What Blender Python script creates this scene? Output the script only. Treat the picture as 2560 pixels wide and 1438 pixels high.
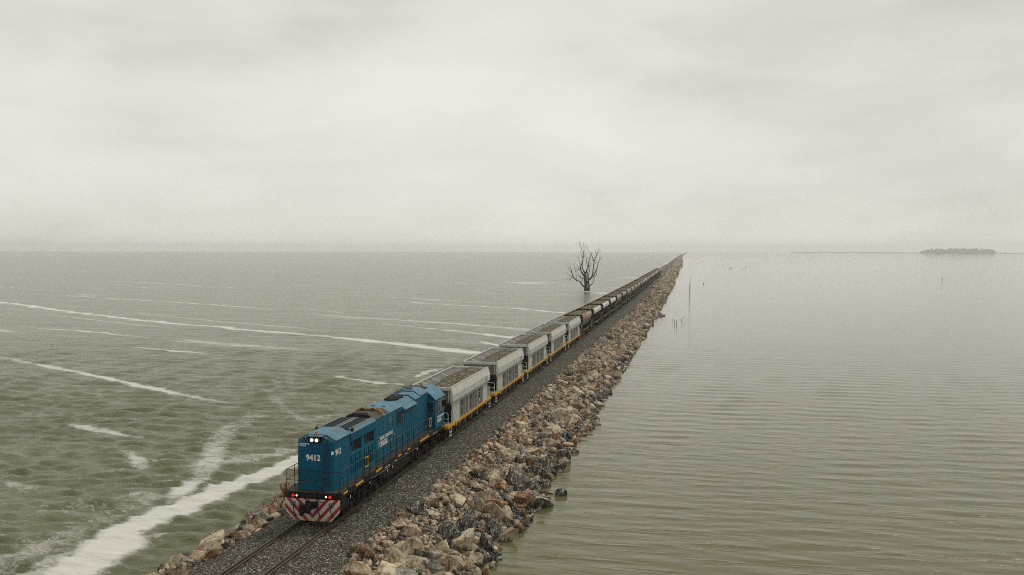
import bpy, math, random
import numpy as np
from mathutils import Vector, Matrix
R = math.radians
random.seed(7); rng = np.random.default_rng(11)
for o in list(bpy.data.objects): bpy.data.objects.remove(o)
scn = bpy.context.scene
COL = scn.collection

# ------------------------------------------------------------------ camera
cam_d = bpy.data.cameras.new("camera"); cam = bpy.data.objects.new("camera", cam_d); COL.objects.link(cam)
cam_d.sensor_width = 36.0; cam_d.lens = 31.64; cam_d.clip_start = 0.5; cam_d.clip_end = 30000
CX, CZ = 18.12, 13.22
YAW = math.atan(466/2250); PITCH = math.atan(93.5/2250); ROLL = R(0.1)
fw = Vector((-math.sin(YAW)*math.cos(PITCH), math.cos(YAW)*math.cos(PITCH), -math.sin(PITCH)))
rt = Vector((math.cos(YAW), math.sin(YAW), 0)); up = rt.cross(fw)
rt2 = rt*math.cos(ROLL)+up*math.sin(ROLL); up2 = up*math.cos(ROLL)-rt*math.sin(ROLL)
M = Matrix((rt2, up2, -fw)).transposed().to_4x4(); M.translation = Vector((CX, 0, CZ))
cam.matrix_world = M
scn.camera = cam
scn.render.resolution_x = 1024; scn.render.resolution_y = 575
scn.view_settings.view_transform = 'Standard'; scn.view_settings.look = 'None'
scn.view_settings.exposure = 0.0; scn.view_settings.gamma = 1.0
scn.cycles.volume_bounces = 1
scn.cycles.max_bounces = 8
scn.cycles.use_denoising = False
scn.cycles.filter_width = 1.0
scn.cycles.sample_clamp_direct = 2.0; scn.cycles.sample_clamp_indirect = 1.0

# ------------------------------------------------------------------ node helper
class NT:
    def __init__(s, tree):
        s.t = tree; s.n = tree.nodes; s.l = tree.links
    def new(s, typ, **kw):
        nd = s.n.new(typ)
        for k, v in kw.items(): setattr(nd, k, v)
        return nd
    def put(s, sock, v):
        if isinstance(v, bpy.types.NodeSocket): s.l.new(v, sock)
        elif isinstance(v, (tuple, list)) and len(v) == 3 and sock.type == 'RGBA': sock.default_value = (*v, 1)
        else: sock.default_value = v
    def math(s, op, a, b=0.0, c=0.0, clamp=False):
        nd = s.new('ShaderNodeMath', operation=op, use_clamp=clamp)
        s.put(nd.inputs[0], a); s.put(nd.inputs[1], b); s.put(nd.inputs[2], c)
        return nd.outputs[0]
    def mix(s, f, a, b, mode='MIX'):
        nd = s.new('ShaderNodeMix', data_type='RGBA', blend_type=mode)
        s.put(nd.inputs[0], f); s.put(nd.inputs[6], a); s.put(nd.inputs[7], b)
        return nd.outputs[2]
    def ramp(s, f, stops, interp='LINEAR'):
        nd = s.new('ShaderNodeValToRGB'); cr = nd.color_ramp; cr.interpolation = interp
        while len(cr.elements) > 1: cr.elements.remove(cr.elements[-1])
        for i, (p, c) in enumerate(stops):
            e = cr.elements[0] if i == 0 else cr.elements.new(p)
            e.position = p; e.color = (c, c, c, 1) if not isinstance(c, tuple) else (*c, 1)
        s.put(nd.inputs[0], f); return nd.outputs[0]
    def coord(s, kind='Object', scale=(1, 1, 1), rot=(0, 0, 0)):
        tc = s.new('ShaderNodeTexCoord'); mp = s.new('ShaderNodeMapping')
        mp.inputs['Scale'].default_value = scale; mp.inputs['Rotation'].default_value = rot
        s.l.new(tc.outputs[kind], mp.inputs[0]); return mp.outputs[0]
    def noise(s, vec, scale, detail=4, rough=.55, dist=0):
        nd = s.new('ShaderNodeTexNoise'); s.put(nd.inputs['Vector'], vec)
        nd.inputs['Scale'].default_value = scale; nd.inputs['Detail'].default_value = detail
        nd.inputs['Roughness'].default_value = rough; nd.inputs['Distortion'].default_value = dist
        return nd.outputs[0]
    def voro(s, vec, scale, out='Color', feature='F1'):
        nd = s.new('ShaderNodeTexVoronoi', feature=feature); s.put(nd.inputs['Vector'], vec)
        nd.inputs['Scale'].default_value = scale; return nd.outputs[out]

def new_mat(name):
    m = bpy.data.materials.new(name); m.use_nodes = True
    nt = NT(m.node_tree); b = m.node_tree.nodes['Principled BSDF']
    return m, nt, b

def mat(name, base, rough=.5, metal=0.0, var=.15, scale=2.5, dirt=None, damt=.3, dscale=1.5, spec=.3, streak=False, bump=0.0, bscale=20):
    m, nt, b = new_mat(name)
    v = nt.coord('Object')
    n1 = nt.noise(v, scale, 5, .6)
    dark = tuple(c*(1-var) for c in base); lite = tuple(min(1, c*(1+var)) for c in base)
    col = nt.mix(nt.ramp(n1, [(.3, 0.), (.7, 1.)]), dark, lite)
    if dirt:
        v2 = nt.coord('Object', (1, 1, .18) if streak else (1, 1, 1))
        n2 = nt.noise(v2, dscale*(4 if streak else 1), 6, .65)
        f = nt.math('MULTIPLY', nt.ramp(n2, [(.45, 0.), (.72, 1.)]), damt)
        col = nt.mix(f, col, dirt)
    nt.put(b.inputs['Base Color'], col)
    nt.put(b.inputs['Roughness'], nt.math('MULTIPLY_ADD', n1, .25, rough-.12))
    b.inputs['Metallic'].default_value = metal
    b.inputs['Specular IOR Level'].default_value = spec
    if bump:
        bp = nt.new('ShaderNodeBump'); bp.inputs['Strength'].default_value = 1; bp.inputs['Distance'].default_value = bump
        nt.put(bp.inputs['Height'], nt.noise(v, bscale, 5, .6)); nt.l.new(bp.outputs[0], b.inputs['Normal'])
    return m

def emis(name, col, strength):
    m, nt, b = new_mat(name)
    nt.put(b.inputs['Base Color'], col); nt.put(b.inputs['Emission Color'], col)
    b.inputs['Emission Strength'].default_value = strength
    return m

# ------------------------------------------------------------------ world and sun
SUN_DIR = Vector((.28, .50, .80)).normalized()
w = bpy.data.worlds.new("World"); scn.world = w; w.use_nodes = True
nt = NT(w.node_tree); bg = w.node_tree.nodes['Background']
sky = nt.new('ShaderNodeTexSky', sky_type='NISHITA'); sky.sun_disc = False
sky.sun_elevation = math.asin(SUN_DIR.z); sky.sun_rotation = math.atan2(SUN_DIR.x, SUN_DIR.y)
v = nt.coord('Generated', (1, 1, 3.2))
big = nt.noise(v, 1.9, 3, .5, .4); med = nt.noise(v, 5.5, 6, .6, .3)
f = nt.math('ADD', nt.math('MULTIPLY', big, .68), nt.math('MULTIPLY', med, .32))
gl = nt.new('ShaderNodeVectorMath', operation='DOT_PRODUCT'); nt.l.new(nt.coord('Generated'), gl.inputs[0]); gl.inputs[1].default_value = Vector((-.44, .87, .21)).normalized()
f = nt.math('ADD', nt.math('MULTIPLY_ADD', f, .85, .072), nt.ramp(gl.outputs['Value'], [(.72, -0.0), (1.0, .085)]))
sz = nt.new('ShaderNodeSeparateXYZ'); nt.l.new(nt.coord('Generated'), sz.inputs[0])
f = nt.math('ADD', f, nt.ramp(sz.outputs[2], [(.0, .08), (.10, .0)]))
f = nt.math('SUBTRACT', f, nt.ramp(sz.outputs[2], [(.13, .0), (.30, .05), (.45, .0)]))
cloud = nt.ramp(f, [(.36, (.53, .515, .475)), (.46, (.66, .64, .59)), (.56, (.775, .752, .695)), (.70, (.87, .845, .785))])
skyc = nt.mix(1.0, sky.outputs[0], (.08, .08, .08), 'MULTIPLY')
nt.put(bg.inputs['Color'], nt.mix(.94, skyc, cloud)); bg.inputs['Strength'].default_value = 1.0
sd = bpy.data.lights.new("sun", 'SUN'); so = bpy.data.objects.new("sun", sd); COL.objects.link(so)
sd.energy = 1.5; sd.angle = R(10); sd.color = (1, .97, .9)
so.rotation_euler = (-SUN_DIR).to_track_quat('-Z', 'Y').to_euler()

# ------------------------------------------------------------------ track line: lateral shift of the causeway with distance
_SY = np.array([-200, 0, 180, 240, 306, 400, 490, 760, 970, 1400, 2100, 3000, 4500, 7300, 9000.])
_SX = np.array([0, 0, 0, -.15, -.7, -1.7, -2.7, -6.0, -9, -15.5, -25, -36, -50, -75, -90.])
def S(y): 
    y = np.asarray(y, float)
    return sum(np.interp(y*k, _SY, _SX) for k in (.94, .97, 1, 1.03, 1.06))/5
WATER = -1.8

# ------------------------------------------------------------------ mesh helpers
def tag(o, label=None, cat=None, group=None, kind=None):
    if label: o['label'] = label
    if cat: o['category'] = cat
    if group: o['group'] = group
    if kind: o['kind'] = kind
    return o
def empty(name, loc=(0, 0, 0), rz=0, label=None, cat=None, group=None):
    o = bpy.data.objects.new(name, None); COL.objects.link(o); o.location = loc; o.rotation_euler = (0, 0, rz)
    o.empty_display_size = .3
    return tag(o, label, cat, group)
class MB:
    def __init__(s): s.v = []; s.f = []
    def add(s, vs, fs):
        n = len(s.v); s.v += [tuple(p) for p in vs]; s.f += [tuple(i+n for i in q) for q in fs]; return s
    def box(s, x0, x1, y0, y1, z0, z1):
        x0, x1 = min(x0, x1), max(x0, x1); y0, y1 = min(y0, y1), max(y0, y1); z0, z1 = min(z0, z1), max(z0, z1)
        vs = [(x0,y0,z0),(x1,y0,z0),(x1,y1,z0),(x0,y1,z0),(x0,y0,z1),(x1,y0,z1),(x1,y1,z1),(x0,y1,z1)]
        return s.add(vs, [(0,3,2,1),(4,5,6,7),(0,1,5,4),(1,2,6,5),(2,3,7,6),(3,0,4,7)])
    def prism(s, poly, a0, a1, axis='y', poly2=None):
        """poly = (u,v) points; axis y: u=x, v=z; axis z: u=x, v=y; axis x: u=y, v=z"""
        def P(u, v, a): return {'y': (u, a, v), 'z': (u, v, a), 'x': (a, u, v)}[axis]
        p2 = poly2 or poly; n = len(poly)
        vs = [P(u, v, a0) for u, v in poly]+[P(u, v, a1) for u, v in p2]
        fs = [tuple(range(n)), tuple(range(2*n-1, n-1, -1))]+[(i, i+n, (i+1) % n+n, (i+1) % n) for i in range(n)]
        return s.add(vs, fs)
    def cyl(s, c, r, a0, a1, axis='x', n=16, r2=None):
        r2 = r if r2 is None else r2; vs = []
        for a, rr in ((a0, r), (a1, r2)):
            for i in range(n):
                t = 2*math.pi*i/n; p, q = math.cos(t)*rr, math.sin(t)*rr
                vs.append({'x': (a, c[0]+p, c[1]+q), 'y': (c[0]+p, a, c[1]+q), 'z': (c[0]+p, c[1]+q, a)}[axis])
        return s.add(vs, [tuple(range(n)), tuple(range(2*n-1, n-1, -1))]+[(i, i+n, (i+1) % n+n, (i+1) % n) for i in range(n)])
    def tube(s, pts, rad, n=6):
        pts = [Vector(p) for p in pts]; rad = rad if isinstance(rad, (list, tuple)) else [rad]*len(pts)
        rings = []; prev = None
        for i, p in enumerate(pts):
            d = (pts[min(i+1, len(pts)-1)]-pts[max(i-1, 0)]).normalized()
            a = Vector((0, 0, 1)) if abs(d.z) < .9 else Vector((1, 0, 0))
            if prev is not None: a = prev
            u = (a-d*a.dot(d)).normalized(); w_ = d.cross(u); prev = u
            rings.append([p+(u*math.cos(2*math.pi*k/n)+w_*math.sin(2*math.pi*k/n))*rad[i] for k in range(n)])
        vs = [q for r_ in rings for q in r_]; fs = []
        for i in range(len(pts)-1):
            for k in range(n): fs.append((i*n+k, i*n+(k+1) % n, (i+1)*n+(k+1) % n, (i+1)*n+k))
        fs += [tuple(range(n-1, -1, -1)), tuple((len(pts)-1)*n+k for k in range(n))]
        return s.add(vs, fs)
    def quad(s, *p): return s.add(p, [tuple(range(len(p)))])
    def build(s, name, m, parent=None, bevel=0, smooth=False):
        me = bpy.data.meshes.new(name); me.from_pydata(s.v, [], s.f); me.materials.append(m)
        import bmesh
        bm = bmesh.new(); bm.from_mesh(me); bmesh.ops.recalc_face_normals(bm, faces=bm.faces)
        if bevel:
            es = [e for e in bm.edges if len(e.link_faces) == 2 and e.calc_face_angle(0) > .5]
            bmesh.ops.bevel(bm, geom=es, offset=bevel, segments=2, affect='EDGES', profile=.6, clamp_overlap=True)
        bm.to_mesh(me); bm.free()
        if smooth: me.polygons.foreach_set('use_smooth', [True]*len(me.polygons))
        o = bpy.data.objects.new(name, me); COL.objects.link(o); o.parent = parent
        return o
def np_mesh(name, V, F, m, parent=None, smooth=False):
    V = np.asarray(V, np.float32); F = np.asarray(F, np.int32); k = F.shape[1]
    me = bpy.data.meshes.new(name); me.vertices.add(len(V)); me.vertices.foreach_set('co', V.ravel())
    me.loops.add(F.size); me.loops.foreach_set('vertex_index', F.ravel())
    me.polygons.add(len(F)); me.polygons.foreach_set('loop_start', np.arange(0, F.size, k, dtype=np.int32))
    me.polygons.foreach_set('loop_total', np.full(len(F), k, np.int32))
    me.polygons.foreach_set('use_smooth', np.full(len(F), smooth))
    me.update(calc_edges=True); me.materials.append(m)
    o = bpy.data.objects.new(name, me); COL.objects.link(o); o.parent = parent
    return o
def attr(o, name, vals):
    a = o.data.attributes.new(name, 'FLOAT', 'POINT'); a.data.foreach_set('value', np.asarray(vals, np.float32))
def attr_col(o, name, vals):
    a = o.data.attributes.new(name, 'FLOAT_COLOR', 'POINT')
    vals = np.asarray(vals, np.float32); a.data.foreach_set('color', np.c_[vals, np.ones(len(vals))].astype(np.float32).ravel())
def text(name, body, size, m, parent, origin, side, xs=1.0, bold=.0, label=None, align='LEFT'):
    cu = bpy.data.curves.new(name, 'FONT'); cu.body = body; cu.size = size; cu.extrude = .004; cu.offset = bold; cu.align_x = align
    cu.resolution_u = 3
    t = bpy.data.objects.new('tmp', cu); COL.objects.link(t)
    bpy.context.view_layer.update()
    me = bpy.data.meshes.new_from_object(t.evaluated_get(bpy.context.evaluated_depsgraph_get()))
    bpy.data.objects.remove(t); bpy.data.curves.remove(cu)
    X, N = {'right': (Vector((0, 1, 0)), Vector((1, 0, 0))), 'left': (Vector((0, -1, 0)), Vector((-1, 0, 0))),
            'front': (Vector((1, 0, 0)), Vector((0, -1, 0)))}[side]
    for v_ in me.vertices:
        c = v_.co; v_.co = Vector(origin)+X*c.x*xs+Vector((0, 0, 1))*c.y+N*c.z
    me.materials.clear(); me.materials.append(m)
    o = bpy.data.objects.new(name, me); COL.objects.link(o); o.parent = parent
    if label: o['label'] = label
    return o
def vnoise(x, y, seed=0, octs=4):
    """cheap value noise, -1..1"""
    out = 0; amp = 1; tot = 0
    for k in range(octs):
        xi = np.floor(x).astype(np.int64); yi = np.floor(y).astype(np.int64); fx = x-xi; fy = y-yi
        fx = fx*fx*(3-2*fx); fy = fy*fy*(3-2*fy)
        def h(a, b):
            n = (a*374761393+b*668265263+(seed+k)*974711) & 0x7fffffff
            n = ((n ^ (n >> 13))*1274126177) & 0x7fffffff
            return ((n ^ (n >> 16)) & 0xffff)/32767.5-1
        out = out+amp*((h(xi, yi)*(1-fx)+h(xi+1, yi)*fx)*(1-fy)+(h(xi, yi+1)*(1-fx)+h(xi+1, yi+1)*fx)*fy)
        tot += amp; amp *= .5; x = x*2.03+13.1; y = y*2.03+7.7
    return out/tot

# ------------------------------------------------------------------ materials
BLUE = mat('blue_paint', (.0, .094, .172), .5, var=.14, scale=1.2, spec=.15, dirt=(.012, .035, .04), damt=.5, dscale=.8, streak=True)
BLUE2 = mat('blue_paint_doors', (.0, .112, .182), .5, spec=.15, var=.12, scale=2, dirt=(.03, .06, .07), damt=.5, dscale=1.0, streak=True)
ROOFB = mat('toplit_weathered_blue_roof', (.075, .19, .26), .55, spec=.2, var=.2, scale=1.5, dirt=(.085, .09, .08), damt=.8, dscale=.9)  # light from above is put into this paler blue, under patchy dirt
SOOT = mat('sooty_roof', (.075, .073, .066), .8, spec=.1, var=.35, scale=1.3, dirt=(.06, .045, .03), damt=.7, dscale=1.2)
BLACK = mat('black_frame', (.009, .009, .009), .6, var=.3, scale=3, dirt=(.03, .024, .016), damt=.5, spec=.2)
UNDER = mat('greasy_underframe', (.009, .008, .007), .65, var=.4, scale=4, spec=.2, dirt=(.045, .033, .02), damt=.6, dscale=3)
DECK = mat('walkway_plate', (.032, .030, .026), .7, var=.25, scale=3, dirt=(.07, .06, .045), damt=.5, dscale=3)
VOID = mat('dark_opening', (.006, .009, .011), .8, var=.2)
GLASS = mat('cab_glass', (.012, .015, .017), .08, var=.1, spec=.8)
GRILLE_M = None
WHITE = mat('white_lettering', (.78, .78, .76), .5, var=.05)
YEL = mat('yellow_paint', (.72, .37, .02), .5, var=.1, scale=5, dirt=(.3, .16, .04), damt=.5, dscale=4)
ORANGE = mat('orange_beacon', (.55, .17, .02), .3, var=.1)
RUST = mat('rusty_exhaust', (.22, .10, .03), .75, var=.5, scale=5, dirt=(.02, .015, .01), damt=.8, dscale=3)
STEEL = mat('worn_steel', (.32, .32, .31), .4, metal=.6, var=.2)
PINK = mat('pale_sticker', (.6, .42, .5), .5, var=.05)
WGREY = mat('hopper_grey_paint', (.54, .545, .485), .5, var=.06, scale=1, dirt=(.25, .235, .19), damt=.5, dscale=1.2, streak=True)
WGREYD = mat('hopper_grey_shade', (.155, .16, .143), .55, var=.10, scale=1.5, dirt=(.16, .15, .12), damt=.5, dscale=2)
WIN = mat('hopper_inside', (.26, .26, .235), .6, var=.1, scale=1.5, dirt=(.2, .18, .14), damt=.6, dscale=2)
WYEL = mat('sole_bar_yellow', (.62, .32, .008), .5, var=.1, scale=5, dirt=(.22, .14, .04), damt=.6, dscale=3)
WOOD = mat('platform_board', (.30, .25, .17), .8, var=.2, scale=6)
WHITEP = mat('white_rail_paint', (.62, .62, .58), .5, var=.08)
BOGIE = mat('rusty_bogie', (.022, .015, .011), .8, var=.4, scale=4, dirt=(.13, .075, .04), damt=.5, dscale=5)
BLUED = mat('blue_emblem', (.03, .08, .32), .5, var=.05)
DARKW = mat('dark_wagon_steel', (.028, .022, .018), .75, var=.3, scale=2, dirt=(.055, .03, .02), damt=.5, dscale=2)
PALE = mat('pale_side_sheet', (.58, .59, .54), .5, var=.07, scale=2, dirt=(.27, .25, .2), damt=.4, dscale=2)
TAN = mat('faded_tan_sheet', (.40, .35, .28), .7, var=.2, scale=2, dirt=(.12, .06, .04), damt=.6, dscale=2)
REDS = mat('faded_red_sheet', (.34, .16, .12), .7, var=.15, scale=2, dirt=(.32, .26, .2), damt=.4, dscale=2)
DYEL = mat('dirty_yellow_bar', (.34, .25, .05), .7, var=.3, scale=2, dirt=(.06, .045, .03), damt=.7, dscale=2)
BARK = mat('dead_bark', (.055, .045, .035), .9, var=.3, scale=3, bump=.05, bscale=6)
STICK = mat('weathered_wood', (.10, .085, .06), .9, var=.2)
WGREYF = mat('faded_grey_sheet', (.33, .33, .29), .7, var=.15, scale=2, dirt=(.16, .13, .1), damt=.6, dscale=2)
DULLW = mat('dull_white_rail', (.36, .35, .31), .6, var=.2)
RAILM = mat('rusty_rail', (.075, .052, .028), .6, var=.25, scale=2, dirt=(.05, .03, .018), damt=.6, dscale=2)

def stone_mat(name, stops, scale, speck=0., bump=.03, patch=True):
    m, nt, b = new_mat(name); v = nt.coord('Object')
    vc = nt.voro(v, scale); sep = nt.new('ShaderNodeSeparateColor'); nt.put(sep.inputs[0], vc)
    col = nt.ramp(sep.outputs[0], stops)
    n = nt.noise(v, .35, 5, .6); col = nt.mix(nt.ramp(n, [(.35, .0), (.65, .45)]), col, nt.mix(1, col, (.55, .52, .47), 'MULTIPLY'))
    if speck:
        v2 = nt.voro(nt.coord('Object', (1, 1, 1), (.3, .2, .5)), scale*1.1); s2 = nt.new('ShaderNodeSeparateColor'); nt.put(s2.inputs[0], v2)
        pn = nt.noise(v, 1.3, 5, .7)
        thr = nt.ramp(pn, [(.42, .965), (.68, 1-speck)])
        col = nt.mix(nt.math('GREATER_THAN', s2.outputs[1], thr), col, (.55, .53, .47))
    nt.put(b.inputs['Base Color'], col); b.inputs['Roughness'].default_value = .9; b.inputs['Specular IOR Level'].default_value = .1
    bp = nt.new('ShaderNodeBump'); bp.inputs['Distance'].default_value = bump; bp.inputs['Strength'].default_value = 1
    d = nt.voro(v, scale, 'Distance'); d2 = nt.noise(v, scale*1.7, 3, .6)
    nt.put(bp.inputs['Height'], nt.math('SUBTRACT', nt.math('ADD', d2, sep.outputs[2]), d)); nt.l.new(bp.outputs[0], b.inputs['Normal'])
    return m
BALLAST = stone_mat('track_ballast', [(0, (.022, .019, .013)), (.45, (.080, .073, .054)), (.8, (.145, .133, .100)), (1, (.30, .28, .22))], 18, speck=.11, bump=.05)
HEAP = stone_mat('ballast_load', [(0, (.06, .050, .030)), (.5, (.17, .145, .092)), (.85, (.27, .235, .16)), (1, (.42, .38, .29))], 11, speck=.05, bump=.09)
HEAPG = stone_mat('olive_ballast_load', [(0, (.07, .062, .035)), (.5, (.19, .17, .095)), (1, (.34, .31, .20))], 9, bump=.08)
RUBBLE = stone_mat('bank_rubble', [(0, (.015, .010, .006)), (.4, (.06, .042, .024)), (.75, (.15, .108, .065)), (1, (.42, .36, .27))], 11, speck=.36, bump=.08)

def rock_mat():
    m, nt, b = new_mat('armour_rock'); v = nt.coord('Object')
    a = nt.new('ShaderNodeAttribute', attribute_name='tint'); col = a.outputs['Color']
    n = nt.noise(v, 3.2, 7, .65, .6)
    col = nt.mix(nt.ramp(n, [(.40, .85), (.56, 0.)]), col, nt.mix(1, col, (.26, .20, .14), 'MULTIPLY'))
    n2 = nt.noise(nt.coord('Object', (2.4, 2.0, .7), (.5, .25, .3)), 3.3, 6, .7, 1.2)
    col = nt.mix(nt.math('MULTIPLY', nt.ramp(n2, [(.52, 0.), (.62, 1.)]), .75), col, (.70, .65, .55))
    nf = nt.noise(v, 22, 3, .6); col = nt.mix(nt.ramp(nf, [(.3, .35), (.6, 0.)]), col, (.05, .04, .03))
    # wet, algae-stained foot at the waterline
    g = nt.new('ShaderNodeNewGeometry'); sp = nt.new('ShaderNodeSeparateXYZ'); nt.put(sp.inputs[0], g.outputs['Position'])
    h = nt.math('ADD', sp.outputs[2], nt.math('MULTIPLY', nt.noise(v, 2.5, 3), .25))
    wet = nt.ramp(nt.math('ADD', h, 2.2), [(.50, 1.), (.68, 0.)])
    col = nt.mix(nt.math('MULTIPLY', wet, .85), col, (.028, .030, .014))
    nt.put(b.inputs['Base Color'], col); nt.put(b.inputs['Roughness'], nt.math('SUBTRACT', .85, nt.math('MULTIPLY', wet, .4))); b.inputs['Specular IOR Level'].default_value = .15
    bp = nt.new('ShaderNodeBump'); bp.inputs['Distance'].default_value = .09; bp.inputs['Strength'].default_value = .9
    nt.put(bp.inputs['Height'], nt.noise(v, 5, 7, .68, .3)); nt.l.new(bp.outputs[0], b.inputs['Normal'])
    return m
ROCK = rock_mat()

# ------------------------------------------------------------------ water
def water_mat():
    m, nt, b = new_mat('lake_water')
    foam = nt.new('ShaderNodeAttribute', attribute_name='foam').outputs['Fac']
    calm = nt.new('ShaderNodeAttribute', attribute_name='calm').outputs['Fac']
    v = nt.coord('Object', (1, 1, 1), (0, 0, -.2))
    vs = nt.coord('Object', (.38, 1, 1), (0, 0, -.14))
    # foam break-up
    n1 = nt.noise(nt.coord('Object', (.5, 1, 1), (0, 0, -.2)), .9, 10, .80, .8)
    n1b = nt.math('MULTIPLY', nt.math('ABSOLUTE', nt.math('SUBTRACT', nt.noise(nt.coord('Object', (.6, 1, 1), (0, 0, -.2)), 2.6, 6, .65, 1.0), .5)), 2.2)
    n2 = nt.noise(nt.coord('Object', (.3, 1, 1), (0, 0, -.1)), .16, 5, .6)
    t = nt.math('SUBTRACT', nt.math('ADD', foam, nt.math('MULTIPLY', nt.math('SUBTRACT', n1, .5), 2.1)), nt.math('MULTIPLY', n1b, nt.ramp(foam, [(.3, .9), (1.05, .0)])))
    fm = nt.math('MULTIPLY', nt.ramp(t, [(.34, 0.), (.72, 1.)]), nt.ramp(foam, [(.1, .45), (.95, 1.)]))
    fine = nt.noise(nt.coord('Object', (.45, 1, 1), (0, 0, -.2)), 4.5, 6, .75, .8)
    spots = nt.math('MULTIPLY', nt.ramp(nt.math('ADD', fine, nt.math('MULTIPLY', foam, .35)), [(.70, 0.), (.80, .7)]), nt.math('SUBTRACT', 1, calm))
    fm = nt.math('MAXIMUM', fm, spots)
    body = nt.mix(nt.ramp(n2, [(.35, 0.), (.65, 1.)]), (.112, .117, .058), (.150, .151, .082))
    body = nt.mix(calm, body, (.104, .098, .038))
    col = nt.mix(fm, body, (.62, .61, .56))
    nt.put(b.inputs['Base Color'], col)
    rough = nt.mix(calm, (.16, .16, .16), (.05, .05, .05)); rough = nt.mix(fm, rough, (.8, .8, .8))
    nt.put(b.inputs['Roughness'], rough); b.inputs['IOR'].default_value = 1.333
    # ripples
    h1 = nt.noise(vs, 3.2, 6, .66, .6); h2 = nt.noise(nt.coord('Object', (.22, 1, 1), (0, 0, -.06)), 2.3, 5, .62, .5)
    h3 = nt.noise(nt.coord('Object', (.1, 1, 1), (0, 0, -.02)), .11, 3)
    h2 = nt.math('ADD', nt.math('MULTIPLY', h2, .6), nt.math('MULTIPLY', nt.ramp(nt.noise(nt.coord('Object', (.13, 1, 1), (0, 0, -.07)), 1.9, 3, .5, .4), [(.52, 0.), (.68, 1.)]), .9))
    hr = nt.math('MULTIPLY', h1, nt.math('MULTIPLY_ADD', calm, -.135, .15))
    hc = nt.math('MULTIPLY', nt.math('MULTIPLY', h2, calm), nt.math('MULTIPLY_ADD', nt.ramp(h3, [(.35, 0.), (.65, 1.)]), .026, .030))
    bp = nt.new('ShaderNodeBump'); bp.inputs['Distance'].default_value = 1.0; bp.inputs['Strength'].default_value = 1
    chop = nt.new('ShaderNodeAttribute', attribute_name='chop').outputs['Fac']
    h4 = nt.noise(nt.coord('Object', (.34, 1, 1), (0, 0, -.2)), .55, 8, .76, .5); h5 = nt.noise(nt.coord('Object', (.16, 1, 1), (0, 0, -.05)), .5, 5, .62, .4)
    h6 = nt.noise(nt.coord('Object', (.28, 1, 1), (0, 0, -.2)), .15, 5, .68, .4); h4 = nt.math('MULTIPLY_ADD', h6, 3.6, h4)
    far = nt.math('MULTIPLY', nt.math('SUBTRACT', 1, chop), nt.math('ADD', nt.math('MULTIPLY', h4, nt.math('MULTIPLY_ADD', calm, -.40, .40)), nt.math('MULTIPLY', h5, nt.math('MULTIPLY', calm, .06))))
    nt.put(bp.inputs['Height'], nt.math('ADD', far, nt.math('MULTIPLY', chop, nt.math('ADD', nt.math('ADD', hr, hc), nt.math('MULTIPLY', fm, .03))))); nt.l.new(bp.outputs[0], b.inputs['Normal'])
    return m

# foam streaks: polylines on the water (x, y, half width m, strength)
FOAM = [
 [(-14.0,36,2.2,.62),(-14.6,42,2.0,.60),(-14.4,48,1.6,.66)], [(-19,45,1.6,.5),(-17,47,1.3,.55),(-15,49,1.2,.6)], [(-21,40,1.8,.42),(-18,38,1.6,.5)],
 [(-10.0,33,1.2,1.25),(-10.2,36,1.3,1.3),(-10.9,40.2,1.75,1.3),(-11.9,42.2,1.1,1.3),(-11.5,46,1.35,1.3),(-11.1,51.5,1.35,1.3),(-9.9,57.5,.95,1.3),(-9.6,62,1.1,1.25),(-9.4,70,1.2,1.0),(-9.8,80,1.1,.8),(-9.2,95,1.2,.9),(-8.6,120,1.1,.8)],
 [(-13.5,50,1.0,1.0),(-14.2,54,1.2,.8),(-15.5,58,1.6,.62),(-18,62,1.8,.55),(-20,67,2.0,.55),(-21,76,2.4,.48)],
 [(-16,56,1.8,.5),(-13,60,1.5,.55),(-11,64,1.3,.6)],
 [(-215,243,3.0,1.0),(-169,216,3.2,1.1),(-122,185,2.9,1.15),(-100,172,2.2,1.05),(-78,161,2.1,1.15),(-46.4,147,2.6,.95),(-28,136.5,3.2,1.1),(-13.5,127.5,3.4,1.25)],
 [(-78,108,1.1,.62),(-57,97,1.3,.85),(-45,90,1.4,1.0),(-37,85.5,1.3,1.0),(-32,83,1.1,.75),(-27,80,1.0,.5)],
 [(-35.5,68,.8,.6),(-33,66.7,.7,.85),(-28,64.6,.6,.85),(-26,64,.5,.5)],
 [(-24,59.5,.7,.55),(-21,56.5,.9,.7),(-19.5,55,.8,.5)],
]
def _ray(u, v_, z):
    d = rt2*((u-1280)/2250)-up2*((v_-719)/2250)+fw; t = (z-CZ)/d.z
    return CX+d.x*t, d.y*t
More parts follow.
